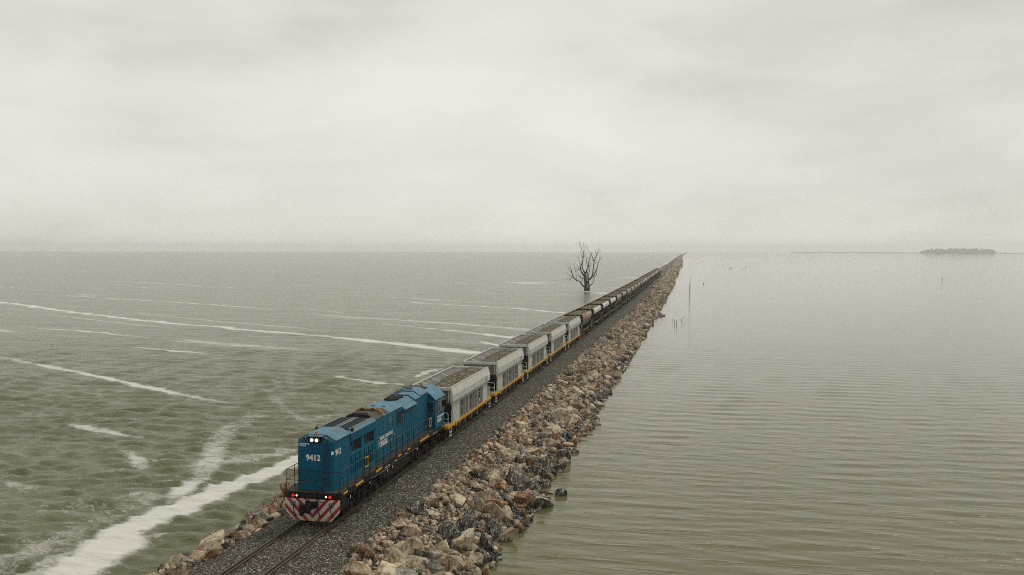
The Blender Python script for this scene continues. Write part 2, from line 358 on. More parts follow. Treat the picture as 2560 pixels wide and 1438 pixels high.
for pts in ([(0,717,1.6,1.0),(110,725,1.4,1.1),(170,729,1.2,.7)], [(60,732,1.5,.7),(250,745,2.0,1.0),(400,753,2.0,1.1),(640,770,1.8,.9),(700,775,1.5,.6)],
            [(20,813,1.0,.7),(220,829,1.2,1.0),(368,843,1.1,.9)], [(335,867,1.2,.8),(440,879,1.6,1.0),(520,884,1.2,.7)], [(415,851,1.0,.8),(530,858,1.2,.8)],
            [(265,702,2.0,.9),(390,708,2.4,1.0),(560,718,2.0,.8),(640,724,2.0,.8)], [(300,716,1.4,.8),(460,724,1.8,.95)], [(0,693,2.0,.9),(140,699,2.4,.7)],
            [(785,730,2.0,.8),(915,738,2.0,.8)], [(983,743,2.0,.8),(1100,750,2.4,.9),(1216,755,2.2,.7)], [(1030,756,1.8,.9),(1180,765,2.2,1.0),(1280,771,2.4,1.1),(1410,782,2.6,1.1)],
            [(780,774,1.6,.7),(853,783,2.0,.7)], [(960,810,1.6,.8),(1100,825,1.8,.8),(1200,834,2.2,1.0),(1275,843,2.2,1.15)], [(825,938,1.0,.7),(880,948,1.2,.8),(960,958,1.3,.85),(1015,962,1.0,.7)],
            [(1050,940,1.4,.9),(1075,928,1.8,.9),(1110,922,1.4,.6)], [(1195,853,1.3,.8),(1245,863,1.5,.9)], [(1430,728,3.,.6),(1465,729,2.5,1.1),(1500,732,3.0,1.0),(1555,738,3.5,1.0)],
            [(1090,706,2.,.8),(1210,711,2.4,.7)], [(640,958,1.6,.42),(760,1050,1.4,.45),(850,1035,1.4,.5)], [(0,1180,1.0,.4),(60,1225,1.1,.55),(100,1240,.9,.45)],
            [(110,1290,.8,.5),(210,1262,.9,.62),(290,1268,.6,.5)], [(60,1310,.8,.5),(120,1275,1.0,.55)], [(120,1360,.9,.5),(170,1390,1.2,.7),(90,1430,1.0,.7)], [(0,1420,1.0,.35),(60,1380,1.2,.45)],
            [(300,1240,.6,.5),(340,1232,.6,.6)], [(330,1290,.7,.6),(400,1265,.6,.6),(440,1240,.7,.8)], [(390,1348,.5,.6),(440,1330,.5,.6)],
            [(0,660,6,.5),(500,664,6,.45),(900,672,6,.4)], [(200,680,4,.5),(800,690,4,.5),(1200,695,4,.45)]):
    FOAM.append([(*_ray(a, b_, WATER), wd, st) for a, b_, wd, st in pts])
# surf line hugging the left shore far off
FOAM.append([(float(S(y))-7.2-(y > 900)*1.5, y, 1.6+y*.0012, 1.2) for y in (430, 560, 700, 900, 1200, 1700, 2400)])

def build_water():
    az = [0.]
    fine = np.arange(-62, 50, .125)
    coarse = np.arange(50, 298, 4.)
    A = np.radians(np.r_[fine, coarse]); 
    rr = [18.]
    while rr[-1] < 7300: rr.append(rr[-1]*(1+float(np.interp(rr[-1], [70, 260], [.0031, .0052]))))
    Rr = np.array(rr); nA, nR = len(A), len(Rr)
    AA, RR = np.meshgrid(A, Rr)
    X = CX+np.sin(AA)*RR; Y = np.cos(AA)*RR
    dr = RR*np.interp(RR, [70, 260], [.0031, .0052])
    u = X-S(Y)
    calm = np.clip((u+1)/3, 0, 1)
    Z = np.zeros_like(X)
    g = np.random.default_rng(5)
    env = .9+.3*vnoise(X*.06, Y*.1, 3, 3)
    for i in range(64):
        lam = .65*(3.3/.65)**g.random(); th = math.pi/2+.16+g.normal(0, .36)
        kx, ky = math.cos(th)*2*math.pi/lam, math.sin(th)*2*math.pi/lam
        ph = X*kx+Y*ky+g.random()*6.283
        att = np.clip(lam/(dr*3.)-.9, 0, 1)
        Z += .0215*lam**.85/(1+(RR/150)**1.5)*(np.exp(np.sin(ph)-1)*2-.93)*att*(1-calm)*env
    for i in range(22):
        lam = .7*(2.6/.7)**g.random(); th = math.pi/2-.06+g.normal(0, .22)
        kx, ky = math.cos(th)*2*math.pi/lam, math.sin(th)*2*math.pi/lam
        att = np.clip(lam/(dr*3.)-.9, 0, 1)
        Z += .0023*lam*np.sin(X*kx+Y*ky+g.random()*6.283)*att*calm
    fo = np.zeros_like(X)
    wx = X+.9*vnoise(X*.25, Y*.25, 9, 3)*np.clip(RR/90, .5, 3); wy = Y+.7*vnoise(X*.22+9, Y*.3, 12, 3)*np.clip(RR/90, .6, 2.2)
    for line in FOAM:
        for (x0, y0, w0, s0), (x1, y1, w1, s1) in zip(line[:-1], line[1:]):
            m0 = (X > min(x0, x1)-12) & (X < max(x0, x1)+12) & (Y > min(y0, y1)-12) & (Y < max(y0, y1)+12)
            if not m0.any(): continue
            px, py = wx[m0], wy[m0]; dx, dy = x1-x0, y1-y0
            t = np.clip(((px-x0)*dx+(py-y0)*dy)/(dx*dx+dy*dy), 0, 1)
            d = np.hypot(px-x0-t*dx, py-y0-t*dy); wd = w0+(w1-w0)*t; st = s0+(s1-s0)*t
            # distances across the view are foreshortened: long streaks stay thin
            val = st*np.clip(1.35-d/(wd*(.62 if (s0 <= 1.2 and y0 > 75) else (.95 if s0 <= 1.2 else 1.05))), 0, 1)*(1 if s0 > 1.22 else .90+.25*vnoise(px*.06, py*.3, 5, 2))
            fo[m0] = np.maximum(fo[m0], val)
    # lace breaking from the crests
    sg = Z[calm < .1].std()+1e-6
    fo = np.maximum(fo, np.clip((Z/sg-1.1)*.5, 0, .55)*(1-calm)*np.clip(.35+1.3*vnoise(X*.05, Y*.07, 41, 3), 0, 1)*np.clip(1.4-RR/110, 0, 1))
    # scattered thin foam on the windward side
    fo = np.maximum(fo, (.10+.42*vnoise(X*.035+Y*.03, Y*.11, 21, 4))*(1-calm)*.72)
    ac0 = X*.497+Y*.868
    al = (X*.868-Y*.497); ac = (X*.497+Y*.868)+5*vnoise(al*.012, ac0*.01, 61, 3)
    for fq, wd_, sd_, st_ in ((.030, .035, 71, .72), (.055, .05, 83, .62), (.012, .018, 97, .8)):
        n_ = vnoise(al*fq*.09, ac*fq, sd_, 2)
        mk = np.clip(vnoise(al*.018, ac*.05, sd_+3, 3)*2.2+.25, 0, 1)
        fo = np.maximum(fo, st_*np.clip(1.3-np.abs(n_)/wd_, 0, 1)*mk*np.clip((RR-85)/60, 0, 1))
    fo *= (u < 0)
    Z = Z*(1-.55*np.clip(fo, 0, 1))+WATER
    V = np.c_[X.ravel(), Y.ravel(), Z.ravel()]
    ia = np.arange(nA); ja = (ia+1) % nA; ir = np.arange(nR-1)
    I, J = np.meshgrid(ir, ia, indexing='ij'); Jn = ja[J]
    F = np.stack([I*nA+J, (I+1)*nA+J, (I+1)*nA+Jn, I*nA+Jn], -1).reshape(-1, 4)[:, ::-1]
    o = np_mesh('water', V, F, water_mat(), smooth=True)
    attr(o, 'foam', fo.ravel()); attr(o, 'calm', calm.ravel()); attr(o, 'chop', (1/(1+(RR/70)**1.6)).ravel())
    tag(o, kind='structure')
    # lake floor so nothing shows through below the camera
    return o
build_water()
mb = MB(); mb.cyl((CX, 0), 17.99, WATER-.3, WATER-.02, 'z', 48); tag(mb.build('water', bpy.data.materials['lake_water']), kind='structure')

# ------------------------------------------------------------------ causeway ground
def prof(u, y):
    """height of the causeway at lateral offset u (m) from the track centre"""
    pu = np.array([-30, -8.5, -6.3, -5.2, -3.5, -2.7, -1.9, 0, 1.9, 3.4, 3.9, 5.0, 7.0, 8.6, 9.8, 30])
    pz = np.array([-4, -3., -1.95, -1.35, -.62, -.45, -.22, -.19, -.22, -.44, -.55, -.88, -1.35, -1.95, -2.8, -4])
    z = np.interp(u, pu, pz)
    edge = np.clip((np.abs(u-.1)-2.6)/1.2, 0, 1)
    z = z+edge*(.17*vnoise(u*.8+3, y*.7, 2, 4)+.10*vnoise(u*.25, y*.16, 8, 2))
    z = z+np.clip((u-5)/3, 0, 1)*(u < 12)*(.5*np.exp(-((y-209)/5.)**2)+.45*np.exp(-((y-950)/60.)**2))
    return z+.02*vnoise(u*3, y*3, 4, 2)
ys = [5.]
while ys[-1] < 7100: ys.append(ys[-1]+max(.22, ys[-1]*.0045))
ys = np.array(ys)
def strip(name, u0, u1, du, m, zoff=0):
    us = np.linspace(u0, u1, int((u1-u0)/du)+1); U, Yg = np.meshgrid(us, ys)
    wob = (.35*vnoise(Yg*.4, U*0+.5, 31, 3)+.5*vnoise(Yg*.06, U*0+2.5, 17, 2)*np.clip(Yg/400, .3, 3))
    X = U+S(Yg)+wob*np.clip((np.abs(U)-2.4)/.8, 0, 1)*np.sign(U)*(zoff == 0)
    Z = prof(U, Yg)+zoff
    n = len(us); V = np.c_[X.ravel(), Yg.ravel(), Z.ravel()]
    I, J = np.meshgrid(np.arange(len(ys)-1), np.arange(n-1), indexing='ij')
    F = np.stack([I*n+J, I*n+J+1, (I+1)*n+J+1, (I+1)*n+J], -1).reshape(-1, 4)
    return tag(np_mesh(name, V, F, m, smooth=True), kind='structure')
strip('embankment', -8.4, -3.0, .3, RUBBLE); strip('ballast_bed', -3.0, 3.5, .25, BALLAST); strip('embankment', 3.5, 9.7, .3, RUBBLE)

# rails
for sx in (-1, 1):
    mb = MB(); pr = [(-.07, -.16), (.07, -.16), (.07, -.14), (.015, -.11), (.015, -.05), (.036, -.035), (.036, 0), (-.036, 0), (-.036, -.035), (-.015, -.05), (-.015, -.11), (-.07, -.14)]
    yy = np.r_[np.arange(5, 200, 6), np.arange(200, 1000, 25), np.arange(1000, 7000, 250)]
    vs = []; fs = []; n = len(pr)
    for y in yy:
        s_ = float(S(y)); vs += [(s_+sx*.875+a, float(y), b_-.005) for a, b_ in pr]
    for i in range(len(yy)-1):
        fs += [(i*n+k, i*n+(k+1) % n, (i+1)*n+(k+1) % n, (i+1)*n+k) for k in range(n)]
    mb.add(vs, fs)
    tag(mb.build('rail', RAILM), 'rusty steel rail on the %s side of the track, seen from the camera' % ('left' if sx < 0 else 'right'), 'rail', 'pair of running rails')

# ------------------------------------------------------------------ rocks
def ico(sub):
    import bmesh
    bm = bmesh.new(); bmesh.ops.create_icosphere(bm, subdivisions=sub, radius=1)
    V = np.array([v_.co[:] for v_ in bm.verts]); F = np.array([[v_.index for v_ in f_.verts] for f_ in bm.faces]); bm.free()
    return V/np.linalg.norm(V, axis=1)[:, None], F
ICO3, ICO2, ICO1 = ico(4), ico(3), ico(2)
def rock_geo(base, g, dims, k=15):
    V, F = base
    P = g.normal(size=(k, 3)); P /= np.linalg.norm(P, axis=1)[:, None]
    d = g.uniform(.52, .86, k); dots = V@P.T
    r = np.min(np.where(dots > .05, d/np.maximum(dots, .05), 9), axis=1); r = np.minimum(r, 1.5)
    W = V*r[:, None]; 
    W = W+V*(.02*np.sin(W@g.normal(0, 3.5, 3)+1))[:, None]
    W = W*np.array(dims)/2*1.25
    q = g.normal(size=4); q[3] *= 2.; q[1:3] *= .45; q /= np.linalg.norm(q); a, b_, c, d_ = q
    Rm = np.array([[1-2*(c*c+d_*d_), 2*(b_*c-a*d_), 2*(b_*d_+a*c)], [2*(b_*c+a*d_), 1-2*(b_*b_+d_*d_), 2*(c*d_-a*b_)], [2*(b_*d_-a*c), 2*(c*d_+a*b_), 1-2*(b_*b_+c*c)]])
    return W@Rm.T, F
TINTS = {'rust orange': (.24, .125, .055), 'tan': (.35, .265, .175), 'cream': (.52, .44, .31), 'dark grey': (.055, .057, .048), 'brown': (.15, .088, .043), 'grey': (.24, .23, .19)}
TK = list(TINTS); TP = [.08, .25, .31, .09, .12, .15]
def wobx(y):
    y = np.asarray(y, float); return float(.35*vnoise(y*.4, y*0+.5, 31, 3)+.5*vnoise(y*.06, y*0+2.5, 17, 2)*np.clip(y/400, .3, 3))
g = np.random.default_rng(2024)
cand = []   # x, y, size
cell = {}
def ok(x, y, r, f=.62):
    cx_, cy_ = int(x//1.5), int(y//1.5)
    for i in (-1, 0, 1):
        for j in (-1, 0, 1):
            for (a, b_, c) in cell.get((cx_+i, cy_+j), ()):
                if (a-x)**2+(b_-y)**2 < ((r+c)*f)**2: return False
    return True
def put(u, y, sz, f=.62):
    if ok(u, y, sz/2, f):
        cell.setdefault((int(u//1.5), int(y//1.5)), []).append((u, y, sz/2)); cand.append((u, y, sz)); return True
def bulge(y): return 1.6*math.exp(-((y-209)/4.5)**2)+.7*math.exp(-((y-77)/4)**2)-.3*math.exp(-((y-45)/4)**2)+.5*math.exp(-((y-52)/3)**2)
# landmark boulders on the right bank
for u, y, sz in ((8.3, 51.5, 1.7), (7.2, 49.0, 1.3), (6.1, 42.6, 1.55), (7.0, 42.2, 1.5), (7.9, 43.2, 1.4), (4.9, 38.6, 1.4), (5.9, 38.4, 1.3), (5.9, 53.5, 1.4), (3.9, 37.4, 1.1), (6.9, 54.5, 1.5), (3.9, 35.6, 1.3), (5.0, 53.3, 1.2), (9.9, 54.1, .75), (8.9, 40.2, .55),
                 (4.7, 53.5, 1.2), (4.8, 62.5, 1.3), (4.7, 69, 1.3), (7.6, 60, 1.4), (8.8, 63, 1.2), (6.8, 38.2, 1.1), (4.6, 41.5, 1.0), (3.8, 42, .9)):
    put(u, y, sz*.86)
for y0, y1, per in ((31, 75, 5.), (75, 140, 4.5), (140, 330, 3.)):
    for _ in range(int((y1-y0)*per)):
        y = g.uniform(y0, y1); u = 3.8+(5.1+bulge(y))*g.random()**.85
        if y < 56 and u < 5.6 and float(vnoise(np.array(u*.55), np.array(y*.3), 77, 2)) > -.1: continue
        put(u, y, (.50+.58*g.random()**2.2)*(1+.12*(u > 6)))
for _ in range(15000):
    y = 31+g.random()**1.5*300; u = g.uniform(3.55, 9.0+bulge(y))
    if u < 6.6 and float(vnoise(np.array(u*.55), np.array(y*.3), 77, 2)) > (-.12 if y < 56 else .1): continue
    put(u, y, .24+.36*g.random()**1.5, .58)
for _ in range(17000):
    y = 31+g.random()**1.8*150; u = g.uniform(3.35, 8.7); put(u, y, g.uniform(.11, .30), .6)
# left crest
for u, y, sz in ((-4.3, 47.3, 1.5), (-3.6, 43.0, 1.2), (-3.5, 41.9, 1.1), (-4.1, 42.6, 1.1), (-4.2, 38.6, 1.5), (-3.9, 37.4, 1.2), (-4.3, 35.6, 1.2), (-3.8, 48.8, 1.2), (-3.1, 42.3, .7), (-3.3, 38.9, .8), (-3.2, 37.9, .6)): put(u, y, sz*.8)
for _ in range(2200):
    y = 31+g.random()**1.2*170; u = g.uniform(-6.3, -3.1); put(u, y, .25+.65*g.random()**1.6, .62)
NEAR = list(cand)
# far rocks only in bulk
far = []
for _ in range(5200):
    y = 330*(760/330)**g.random(); far.append((g.uniform(3.5, 8.8+(.8 if g.random() < .1 else 0)), y, g.uniform(.6, 1.3)))
for _ in range(900):
    y = 200*(900/200)**g.random(); far.append((g.uniform(-6.6, -3.2), y, g.uniform(.7, 1.4)))
for _ in range(900):
    y = 760*(1500/760)**g.random(); far.append((g.uniform(3.4, 9.8), y, g.uniform(1.0, 2.2)))
def in_view(x, y, z):
    q = Vector((x-CX, y, z-CZ)); dz = q.dot(fw)
    if dz < 1: return None
    return 1280+2250*q.dot(rt2)/dz, 719-2250*q.dot(up2)/dz, dz
items = []
for u, y, sz in NEAR:
    s_ = float(S(y)); wx_ = wobx(y)*(1 if u > 0 else -1)*min(1, max(0, (abs(u)-2.4)/.8)); x = u+s_+wx_
    z = float(prof(np.array(u), np.array(y)))
    if u > 8.7: z = max(z, WATER-.05)
    if u > 9.5 and y < 60: z = WATER-.22
    p = in_view(x, y, z)
    vis = p is not None and -10 < p[0] < 2570 and p[1] < 1445+20
    if u < 0 and vis and y > 46: vis = False      # hidden behind the locomotive and wagons
    items.append([x, y, z, sz, (sz/p[2] if vis else 0), u])
items.sort(key=lambda a: -a[4])
def along(y):
    if y < 40: return 'ahead of the locomotive'
    if y < 46: return 'near the locomotive nose'
    if y < 52: return 'by the engine hood'
    if y < 58.5: return 'abreast the cab'
    if y < 72.5: return 'abreast the first hopper'
    if y < 87: return 'abreast the second hopper'
    return 'by the farther hoppers'
recs = []; bulkV = []; bulkF = []; bulkT = []; off = 0
for i, (x, y, z, sz, ap, u) in enumerate(items):
    big_ = i < 290 and ap > 0
    tk = TK[int(g.choice(len(TK), p=TP))]
    if u > 7.6 and g.random() < .35: tk = 'dark grey'
    tint = np.array(TINTS[tk])*g.uniform(.85, 1.5)
    asp = (g.uniform(.85, 1.25), g.uniform(.75, 1.1), g.uniform(.55, .9)); dims = [sz*a for a in asp]
    if big_:
        W, F = rock_geo(ICO3, g, dims)
        o = np_mesh('boulder', W, F, ROCK, smooth=False); o.location = (x, y, z+sz*.17)
        attr_col(o, 'tint', np.tile(tint, (len(W), 1)))
        shape = 'flat' if asp[2] < .64 else ('long' if asp[0] > 1.15 else ('tall' if asp[2] > .82 else 'blocky'))
        size = 'large' if sz > 1.15 else ('medium' if sz > .85 else 'small')
        if u < 0: pos = 'on the left crest'
        elif u > 8.0: pos = "at the water's edge"
        elif u > 6.2: pos = 'low on the right bank'
        elif u > 4.6: pos = 'halfway down the bank'
        else: pos = 'beside the ballast'
        recs.append((o, '%s %s %s boulder %s %s' % (size, shape, tk, pos, along(y)), y))
    else:
        W, F = rock_geo(ICO2 if y < 75 and sz > .4 else ICO1, g, dims, 12 if sz > .4 else 7)
        bulkV.append(W+np.array((x, y, z+sz*.17))); bulkF.append(F+off); off += len(W); bulkT.append(np.tile(tint, (len(W), 1)))
for (u, y, sz) in far:
    x = u+float(S(y))+wobx(y)*(1 if u > 0 else -1); z = float(prof(np.array(u), np.array(y)))
    tint = np.array(TINTS[TK[int(g.choice(len(TK), p=TP))]])*g.uniform(.8, 1.5)
    W, F = rock_geo(ICO1, g, (sz*1.1, sz, sz*.7), 9)
    bulkV.append(W+np.array((x, y, z+sz*.12))); bulkF.append(F+off); off += len(W); bulkT.append(np.tile(tint, (len(W), 1)))
ob = np_mesh('rock_armour', np.concatenate(bulkV), np.concatenate(bulkF), ROCK); attr_col(ob, 'tint', np.concatenate(bulkT)); tag(ob, kind='stuff')
ob['label'] = 'smaller broken rocks and stones covering the banks of the causeway'; ob['category'] = 'rocks'
from collections import defaultdict
dd = defaultdict(list)
for r_ in recs: dd[r_[1]].append(r_)
ORD = ['', 'second ', 'third ', 'fourth ', 'fifth ', 'sixth ', 'seventh ', 'eighth ', 'ninth ', 'tenth ', 'eleventh ', 'twelfth ']
for lab, lst in dd.items():
    lst.sort(key=lambda a: a[2])
    for i, (o, l_, y) in enumerate(lst):
        tag(o, l_ if len(lst) == 1 else ('%snearest %s' % (ORD[min(i, 11)], l_)), 'boulder', 'boulders of the causeway banks')

# ------------------------------------------------------------------ wheels and bogies
def wheelset(parent, y, m=BOGIE, r=.46):
    mb = MB()
    for sx in (-1, 1):
        mb.cyl((y, r), r, sx*.84, sx*.95, 'x', 20); mb.cyl((y, r), r+.03, sx*.82, sx*.845, 'x', 20)
    mb.cyl((y, r), .08, -.84, .84, 'x', 8)
    return mb.build('wheelset', m, parent)
def bogie(parent, ys_, m, r=.46, deep=.42, xo=1.12, boxes=True):
    c = sum(ys_)/len(ys_); y0, y1 = min(ys_)-.62, max(ys_)+.62
    mb = MB()
    for sx in (-1, 1):
        a = sx*(xo-.06); b_ = sx*(xo+.06)
        poly = [(y0, r+.12), (y0+.25, r+.36), (y1-.25, r+.36), (y1, r+.12), (y1-.35, r+.08)]
        for k in range(len(ys_)-1, 0, -1):
            mid = (ys_[k]+ys_[k-1])/2; poly += [(mid+.35, r-.05), (mid-.35, r-.05)]
        poly += [(y0+.35, r+.08)]
        mb.prism(poly, a, b_, 'x')
    mb.box(-xo, xo, c-.25, c+.25, r-.05, r+.30)
    bg_ = mb.build('bogie', m, parent, bevel=.015)
    for y in ys_: wheelset(bg_, y, m, r)
    for y in ys_:
        for sx in (-1, 1):
            mb = MB(); mb.box(sx*(xo+.06), sx*(xo+.2), y-.17, y+.17, r-.2, r+.16)
            if boxes:
                for d in (-.3, .3):
                    for q in range(5): mb.cyl((sx*(xo+.1), y+d), .085, r-.12+q*.075, r-.075+q*.075, 'z', 8)
            mb.build('axle_box', m, bg_)
    return bg_

# ------------------------------------------------------------------ locomotive
Y0 = 40.06
L = empty('locomotive', (0, Y0, 0), 0, 'blue diesel freight locomotive with lit headlights and striped red and white pilot', 'locomotive')
HX = .95
deck = [(-1.42, .2), (-1.22, 0), (1.22, 0), (1.42, .2), (1.42, 18.0), (1.3, 18.15), (-1.3, 18.15), (-1.42, 18.0)]
MB().prism([(x*.985, y+.02) for x, y in deck], 1.22, 1.50, 'z').build('underframe', BLACK, L)
MB().prism(deck, 1.502, 1.56, 'z').build('walkway', DECK, L, bevel=.012)
mb = MB()
for z in (1.27, 1.36, 1.45):
    for sx in (-1, 1): mb.box(sx*.34, sx*1.2, -.03, .018, z-.022, z+.022)
mb.box(-.3, .3, -.05, .018, 1.235, 1.49)
mb.build('buffer_beam', BLACK, L)
# pilot with chevrons
def chevron():
    m, nt, b = new_mat('pilot_chevrons'); tc = nt.new('ShaderNodeTexCoord'); sp = nt.new('ShaderNodeSeparateXYZ'); nt.l.new(tc.outputs['Object'], sp.inputs[0])
    ax = nt.math('ABSOLUTE', sp.outputs[0])
    s_ = nt.math('SUBTRACT', sp.outputs[2], nt.math('MULTIPLY', ax, 1.06))
    fr = nt.math('FRACT', nt.math('DIVIDE', nt.math('ADD', s_, 4.74), .50))
    red = nt.math('LESS_THAN', fr, .46)
    n = nt.noise(nt.coord('Object'), 3.0, 6, .7); n2 = nt.noise(nt.coord('Object', (3, 3, 1)), 5, 5, .7)
    col = nt.mix(red, (.60, .57, .50), (.30, .012, .015))
    low = nt.ramp(nt.math('ADD', sp.outputs[2], nt.math('MULTIPLY', n2, .5)), [(.35, .75), (.85, .12)])
    col = nt.mix(nt.math('MULTIPLY', low, nt.ramp(n, [(.3, .3), (.65, 1.)])), col, (.20, .10, .035))
    nt.put(b.inputs['Base Color'], col); b.inputs['Roughness'].default_value = .55
    return m
CHEV = chevron()
MB().prism([(-1.41, 1.215), (-1.41, .64), (-.97, .14), (.97, .14), (1.41, .64), (1.41, 1.215)], .03, .07, 'y').build('pilot', CHEV, L, bevel=.008)
for sx in (-1, 1): MB().box(sx*1.34, sx*1.40, .072, .9, .66, 1.2).build('pilot_bracket', UNDER, L)
# coupler
mb = MB(); mb.box(-.30, .30, -.14, .03, .80, 1.10); mb.box(-.13, .13, -.52, -.1, .80, 1.04)
mb.prism([(-.26, -.50), (.16, -.50), (.22, -.66), (.14, -.86), (.04, -.70), (-.10, -.70), (-.16, -.92), (-.30, -.84)], .72, 1.10, 'z')
mb.cyl((-.2, -.76), .11, .66, 1.14, 'z', 12); mb.tube([(.1, -.5, 1.12), (.42, -.3, 1.16), (.62, -.06, 1.12)], .018)
mb.build('coupler', UNDER, L, bevel=.02)
HOSE = mat('rubber_hose', (.012, .012, .012), .5, var=.1)
for x in (-.92, -.62, .34, .98):
    mb = MB(); mb.tube([(x, .03, 1.0), (x-.02, -.1, .98), (x+.02, -.15, .8), (x+.04, -.12, .6), (x+.1, -.08, .44)], .022, 7)
    mb.cyl((x+.1, .42), .04, -.12, -.04, 'y', 8); mb.build('brake_hose', HOSE, L)
GREENS = mat('socket_green', (.07, .10, .085), .6, var=.2)
for x in (-.98, .98):
    mb = MB(); mb.box(x-.1, x+.1, -.06, .03, .88, 1.06); mb.cyl((x, .97), .075, -.12, -.05, 'y', 12); mb.build('jumper_socket', GREENS, L, bevel=.01)
mb = MB()
for sx in (-1, 1): mb.tube([(sx*.55, -.02, 1.12), (sx*.55, -.08, 1.14), (sx*.15, -.08, 1.2)], .014)
mb.build('uncoupling_lever', STEEL, L)
# marker and ditch lights
REDL = emis('red_marker_light', (1, .015, .01), .5); WARM = emis('warm_ditch_light', (1, .85, .6), 1.3); HEADM = emis('headlight_lens', (1, .93, .80), 1.3)
for x in (-.96, .94):
    MB().cyl((x, 1.37), .07, -.06, -.03, 'y', 16).build('marker_light', REDL, L)
for x in (-.77, .74):
    a = MB().cyl((x, 1.37), .075, -.045, -.03, 'y', 16).build('ditch_light', BLACK, L); MB().cyl((x, 1.37), .045, -.062, -.046, 'y', 14).build('lens', WARM, a)
# nose hood
nose = [(-.95, .50), (-.95, 2.45), (.95, 2.45), (.95, .50), (.82, .35), (-.82, .35)]
noseb = MB().prism(nose, 1.56, 3.93, 'z').build('nose_hood', BLUE, L, bevel=.012)
mb = MB(); prof_r = [(-1.0, 3.935), (-1.0, 3.97), (-.52, 4.24), (.52, 4.24), (1.0, 3.97), (1.0, 3.935)]
front_r = [(-.98, 3.935), (-.98, 3.96), (-.48, 4.2), (.48, 4.2), (.98, 3.96), (.98, 3.935)]
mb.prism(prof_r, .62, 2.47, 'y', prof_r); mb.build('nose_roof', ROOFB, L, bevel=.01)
MB().prism([(-.9, 3.9), (-.42, 4.17), (.42, 4.17), (.9, 3.9)], .44, .618, 'y').build('nose_gable', BLUE, L)
# ladder in the nose; the recess's shade is put into a darker blue sheet
mb = MB(); mb.box(.44, .76, .338, .349, 1.78, 3.84); lad = mb.build('ladder_recess', mat('recess_shade_blue', (.003, .045, .10), .6, var=.1), L)
mb = MB()
for z in np.arange(1.95, 3.8, .36): mb.tube([(.45, .325, z), (.75, .325, z)], .012, 5)
mb.box(.425, .44, .32, .349, 1.78, 3.84); mb.box(.76, .775, .32, .349, 1.78, 3.84)
mb.build('ladder', BLUE2, lad)
# headlight box
hb = MB().prism([(-.26, 3.86), (-.34, 4.18), (.36, 4.18), (.28, 3.86)], .30, .62, 'y').build('headlight_box', BLACK, L, bevel=.01)
MB().box(-.38, .40, .28, .66, 4.185, 4.21).build('headlight_hood', ROOFB, L)
for x in (-.12, .13):
    a = MB().cyl((x, 4.02), .118, .275, .30, 'y', 20).build('headlight', STEEL, L); MB().cyl((x, 4.02), .078, .262, .274, 'y', 20).build('lens', HEADM, a)
for x in (-.52, .52):
    mb = MB(); mb.cyl((x, 4.07), .095, .32, .36, 'y', 14, .06); mb.cyl((x, 4.07), .06, .36, .50, 'y', 12); mb.build('horn', STEEL, L)
    MB().cyl((x, 4.07), .07, .312, .318, 'y', 14).build('horn_mouth', VOID, L)
mb = MB(); mb.cyl((.05, .45), .07, 4.21, 4.27, 'z', 12); mb.cyl((.05, .45), .06, 4.27, 4.42, 'z', 12, .045); mb.build('warning_beacon', ORANGE, L)
text('number_lettering', '9412', .40, WHITE, L, (-.45, .343, 3.01), 'front', .93, .011)
text('name_lettering', 'TRENES ARGENTINOS', .077, WHITE, L, (-.78, .343, 3.785), 'front', .68, .002)
text('name_lettering', 'CARGAS', .115, WHITE, L, (-.78, .343, 3.69), 'front', .72, .003)
MB().box(-.83, -.82, .338, .348, 3.69, 3.86).build('lettering_bar', WHITE, L)
for sx, sd_ in ((1, 'right'), (-1, 'left')):
    text('number_lettering', '9412', .40, WHITE, L, (sx*.956, (.62 if sx > 0 else 1.55), 3.22), sd_, .86, .011)
MB().add([(.84, .362, 3.31), (.93, .465, 3.31), (.93, .465, 3.47), (.84, .362, 3.47), (.83, .38, 3.31), (.92, .48, 3.31), (.92, .48, 3.47), (.83, .38, 3.47)], [(0, 1, 2, 3), (4, 7, 6, 5), (0, 4, 5, 1), (2, 6, 7, 3), (1, 5, 6, 2), (0, 3, 7, 4)]).build('notice_plate', WHITE, L)
# radiator section
core = MB().box(-.86, .86, 2.47, 6.1, 1.562, 3.9).build('radiator_core', VOID, L)
for sx in (-1, 1):
    sk = MB(); a, b_ = sx*.862, sx*.95
    for y0, y1 in ((2.46, 2.56), (4.1, 4.42), (5.98, 6.1)): sk.box(a, b_, y0, y1, 1.562, 3.5)
    for y0, y1 in ((2.56, 4.1), (4.42, 5.98)):
        sk.box(a, b_, y0, y1, 2.74, 2.90); sk.box(a, b_, y0, y1, 3.47, 3.5); sk.box(a, b_, y0, y1, 1.562, 1.72)
        n = 5; wd = (y1-y0)/n
        for k in range(n):
            sk.box(a, sx*.94, y0+k*wd+wd*.56, y0+(k+1)*wd, 1.72, 2.72)
            if k % 2: sk.box(a, sx*.935, y0+k*wd, y0+k*wd+wd*.56, 2.46, 2.72)
    sk.build('radiator_frame', BLUE2, L)
for sx in (-1, 1):
    for y0 in (2.6, 4.5):
        mb = MB()
        for (ya, za, yb, zb) in ((.02, 2.92, .40, 3.46), (1.02, 3.46, 1.44, 2.92)):
            mb.tube([(sx*.925, y0+ya, za), (sx*.925, y0+yb, zb)], .028, 4)
        mb.build('brace_struts', BLUE2, L)
for sx in (-1, 1):
    mb = MB(); mb.prism([(sx*.87, 3.502), (sx*1.0, 3.51), (sx*1.02, 3.93), (sx*.87, 3.97)], 2.50, 6.08, 'y')
    mb.build('radiator_fascia', BLUE, L, bevel=.01)
MB().prism([(-1.02, 3.932), (-.86, 4.06), (.86, 4.06), (1.02, 3.932)], 2.5, 6.08, 'y').build('radiator_roof', ROOFB, L)
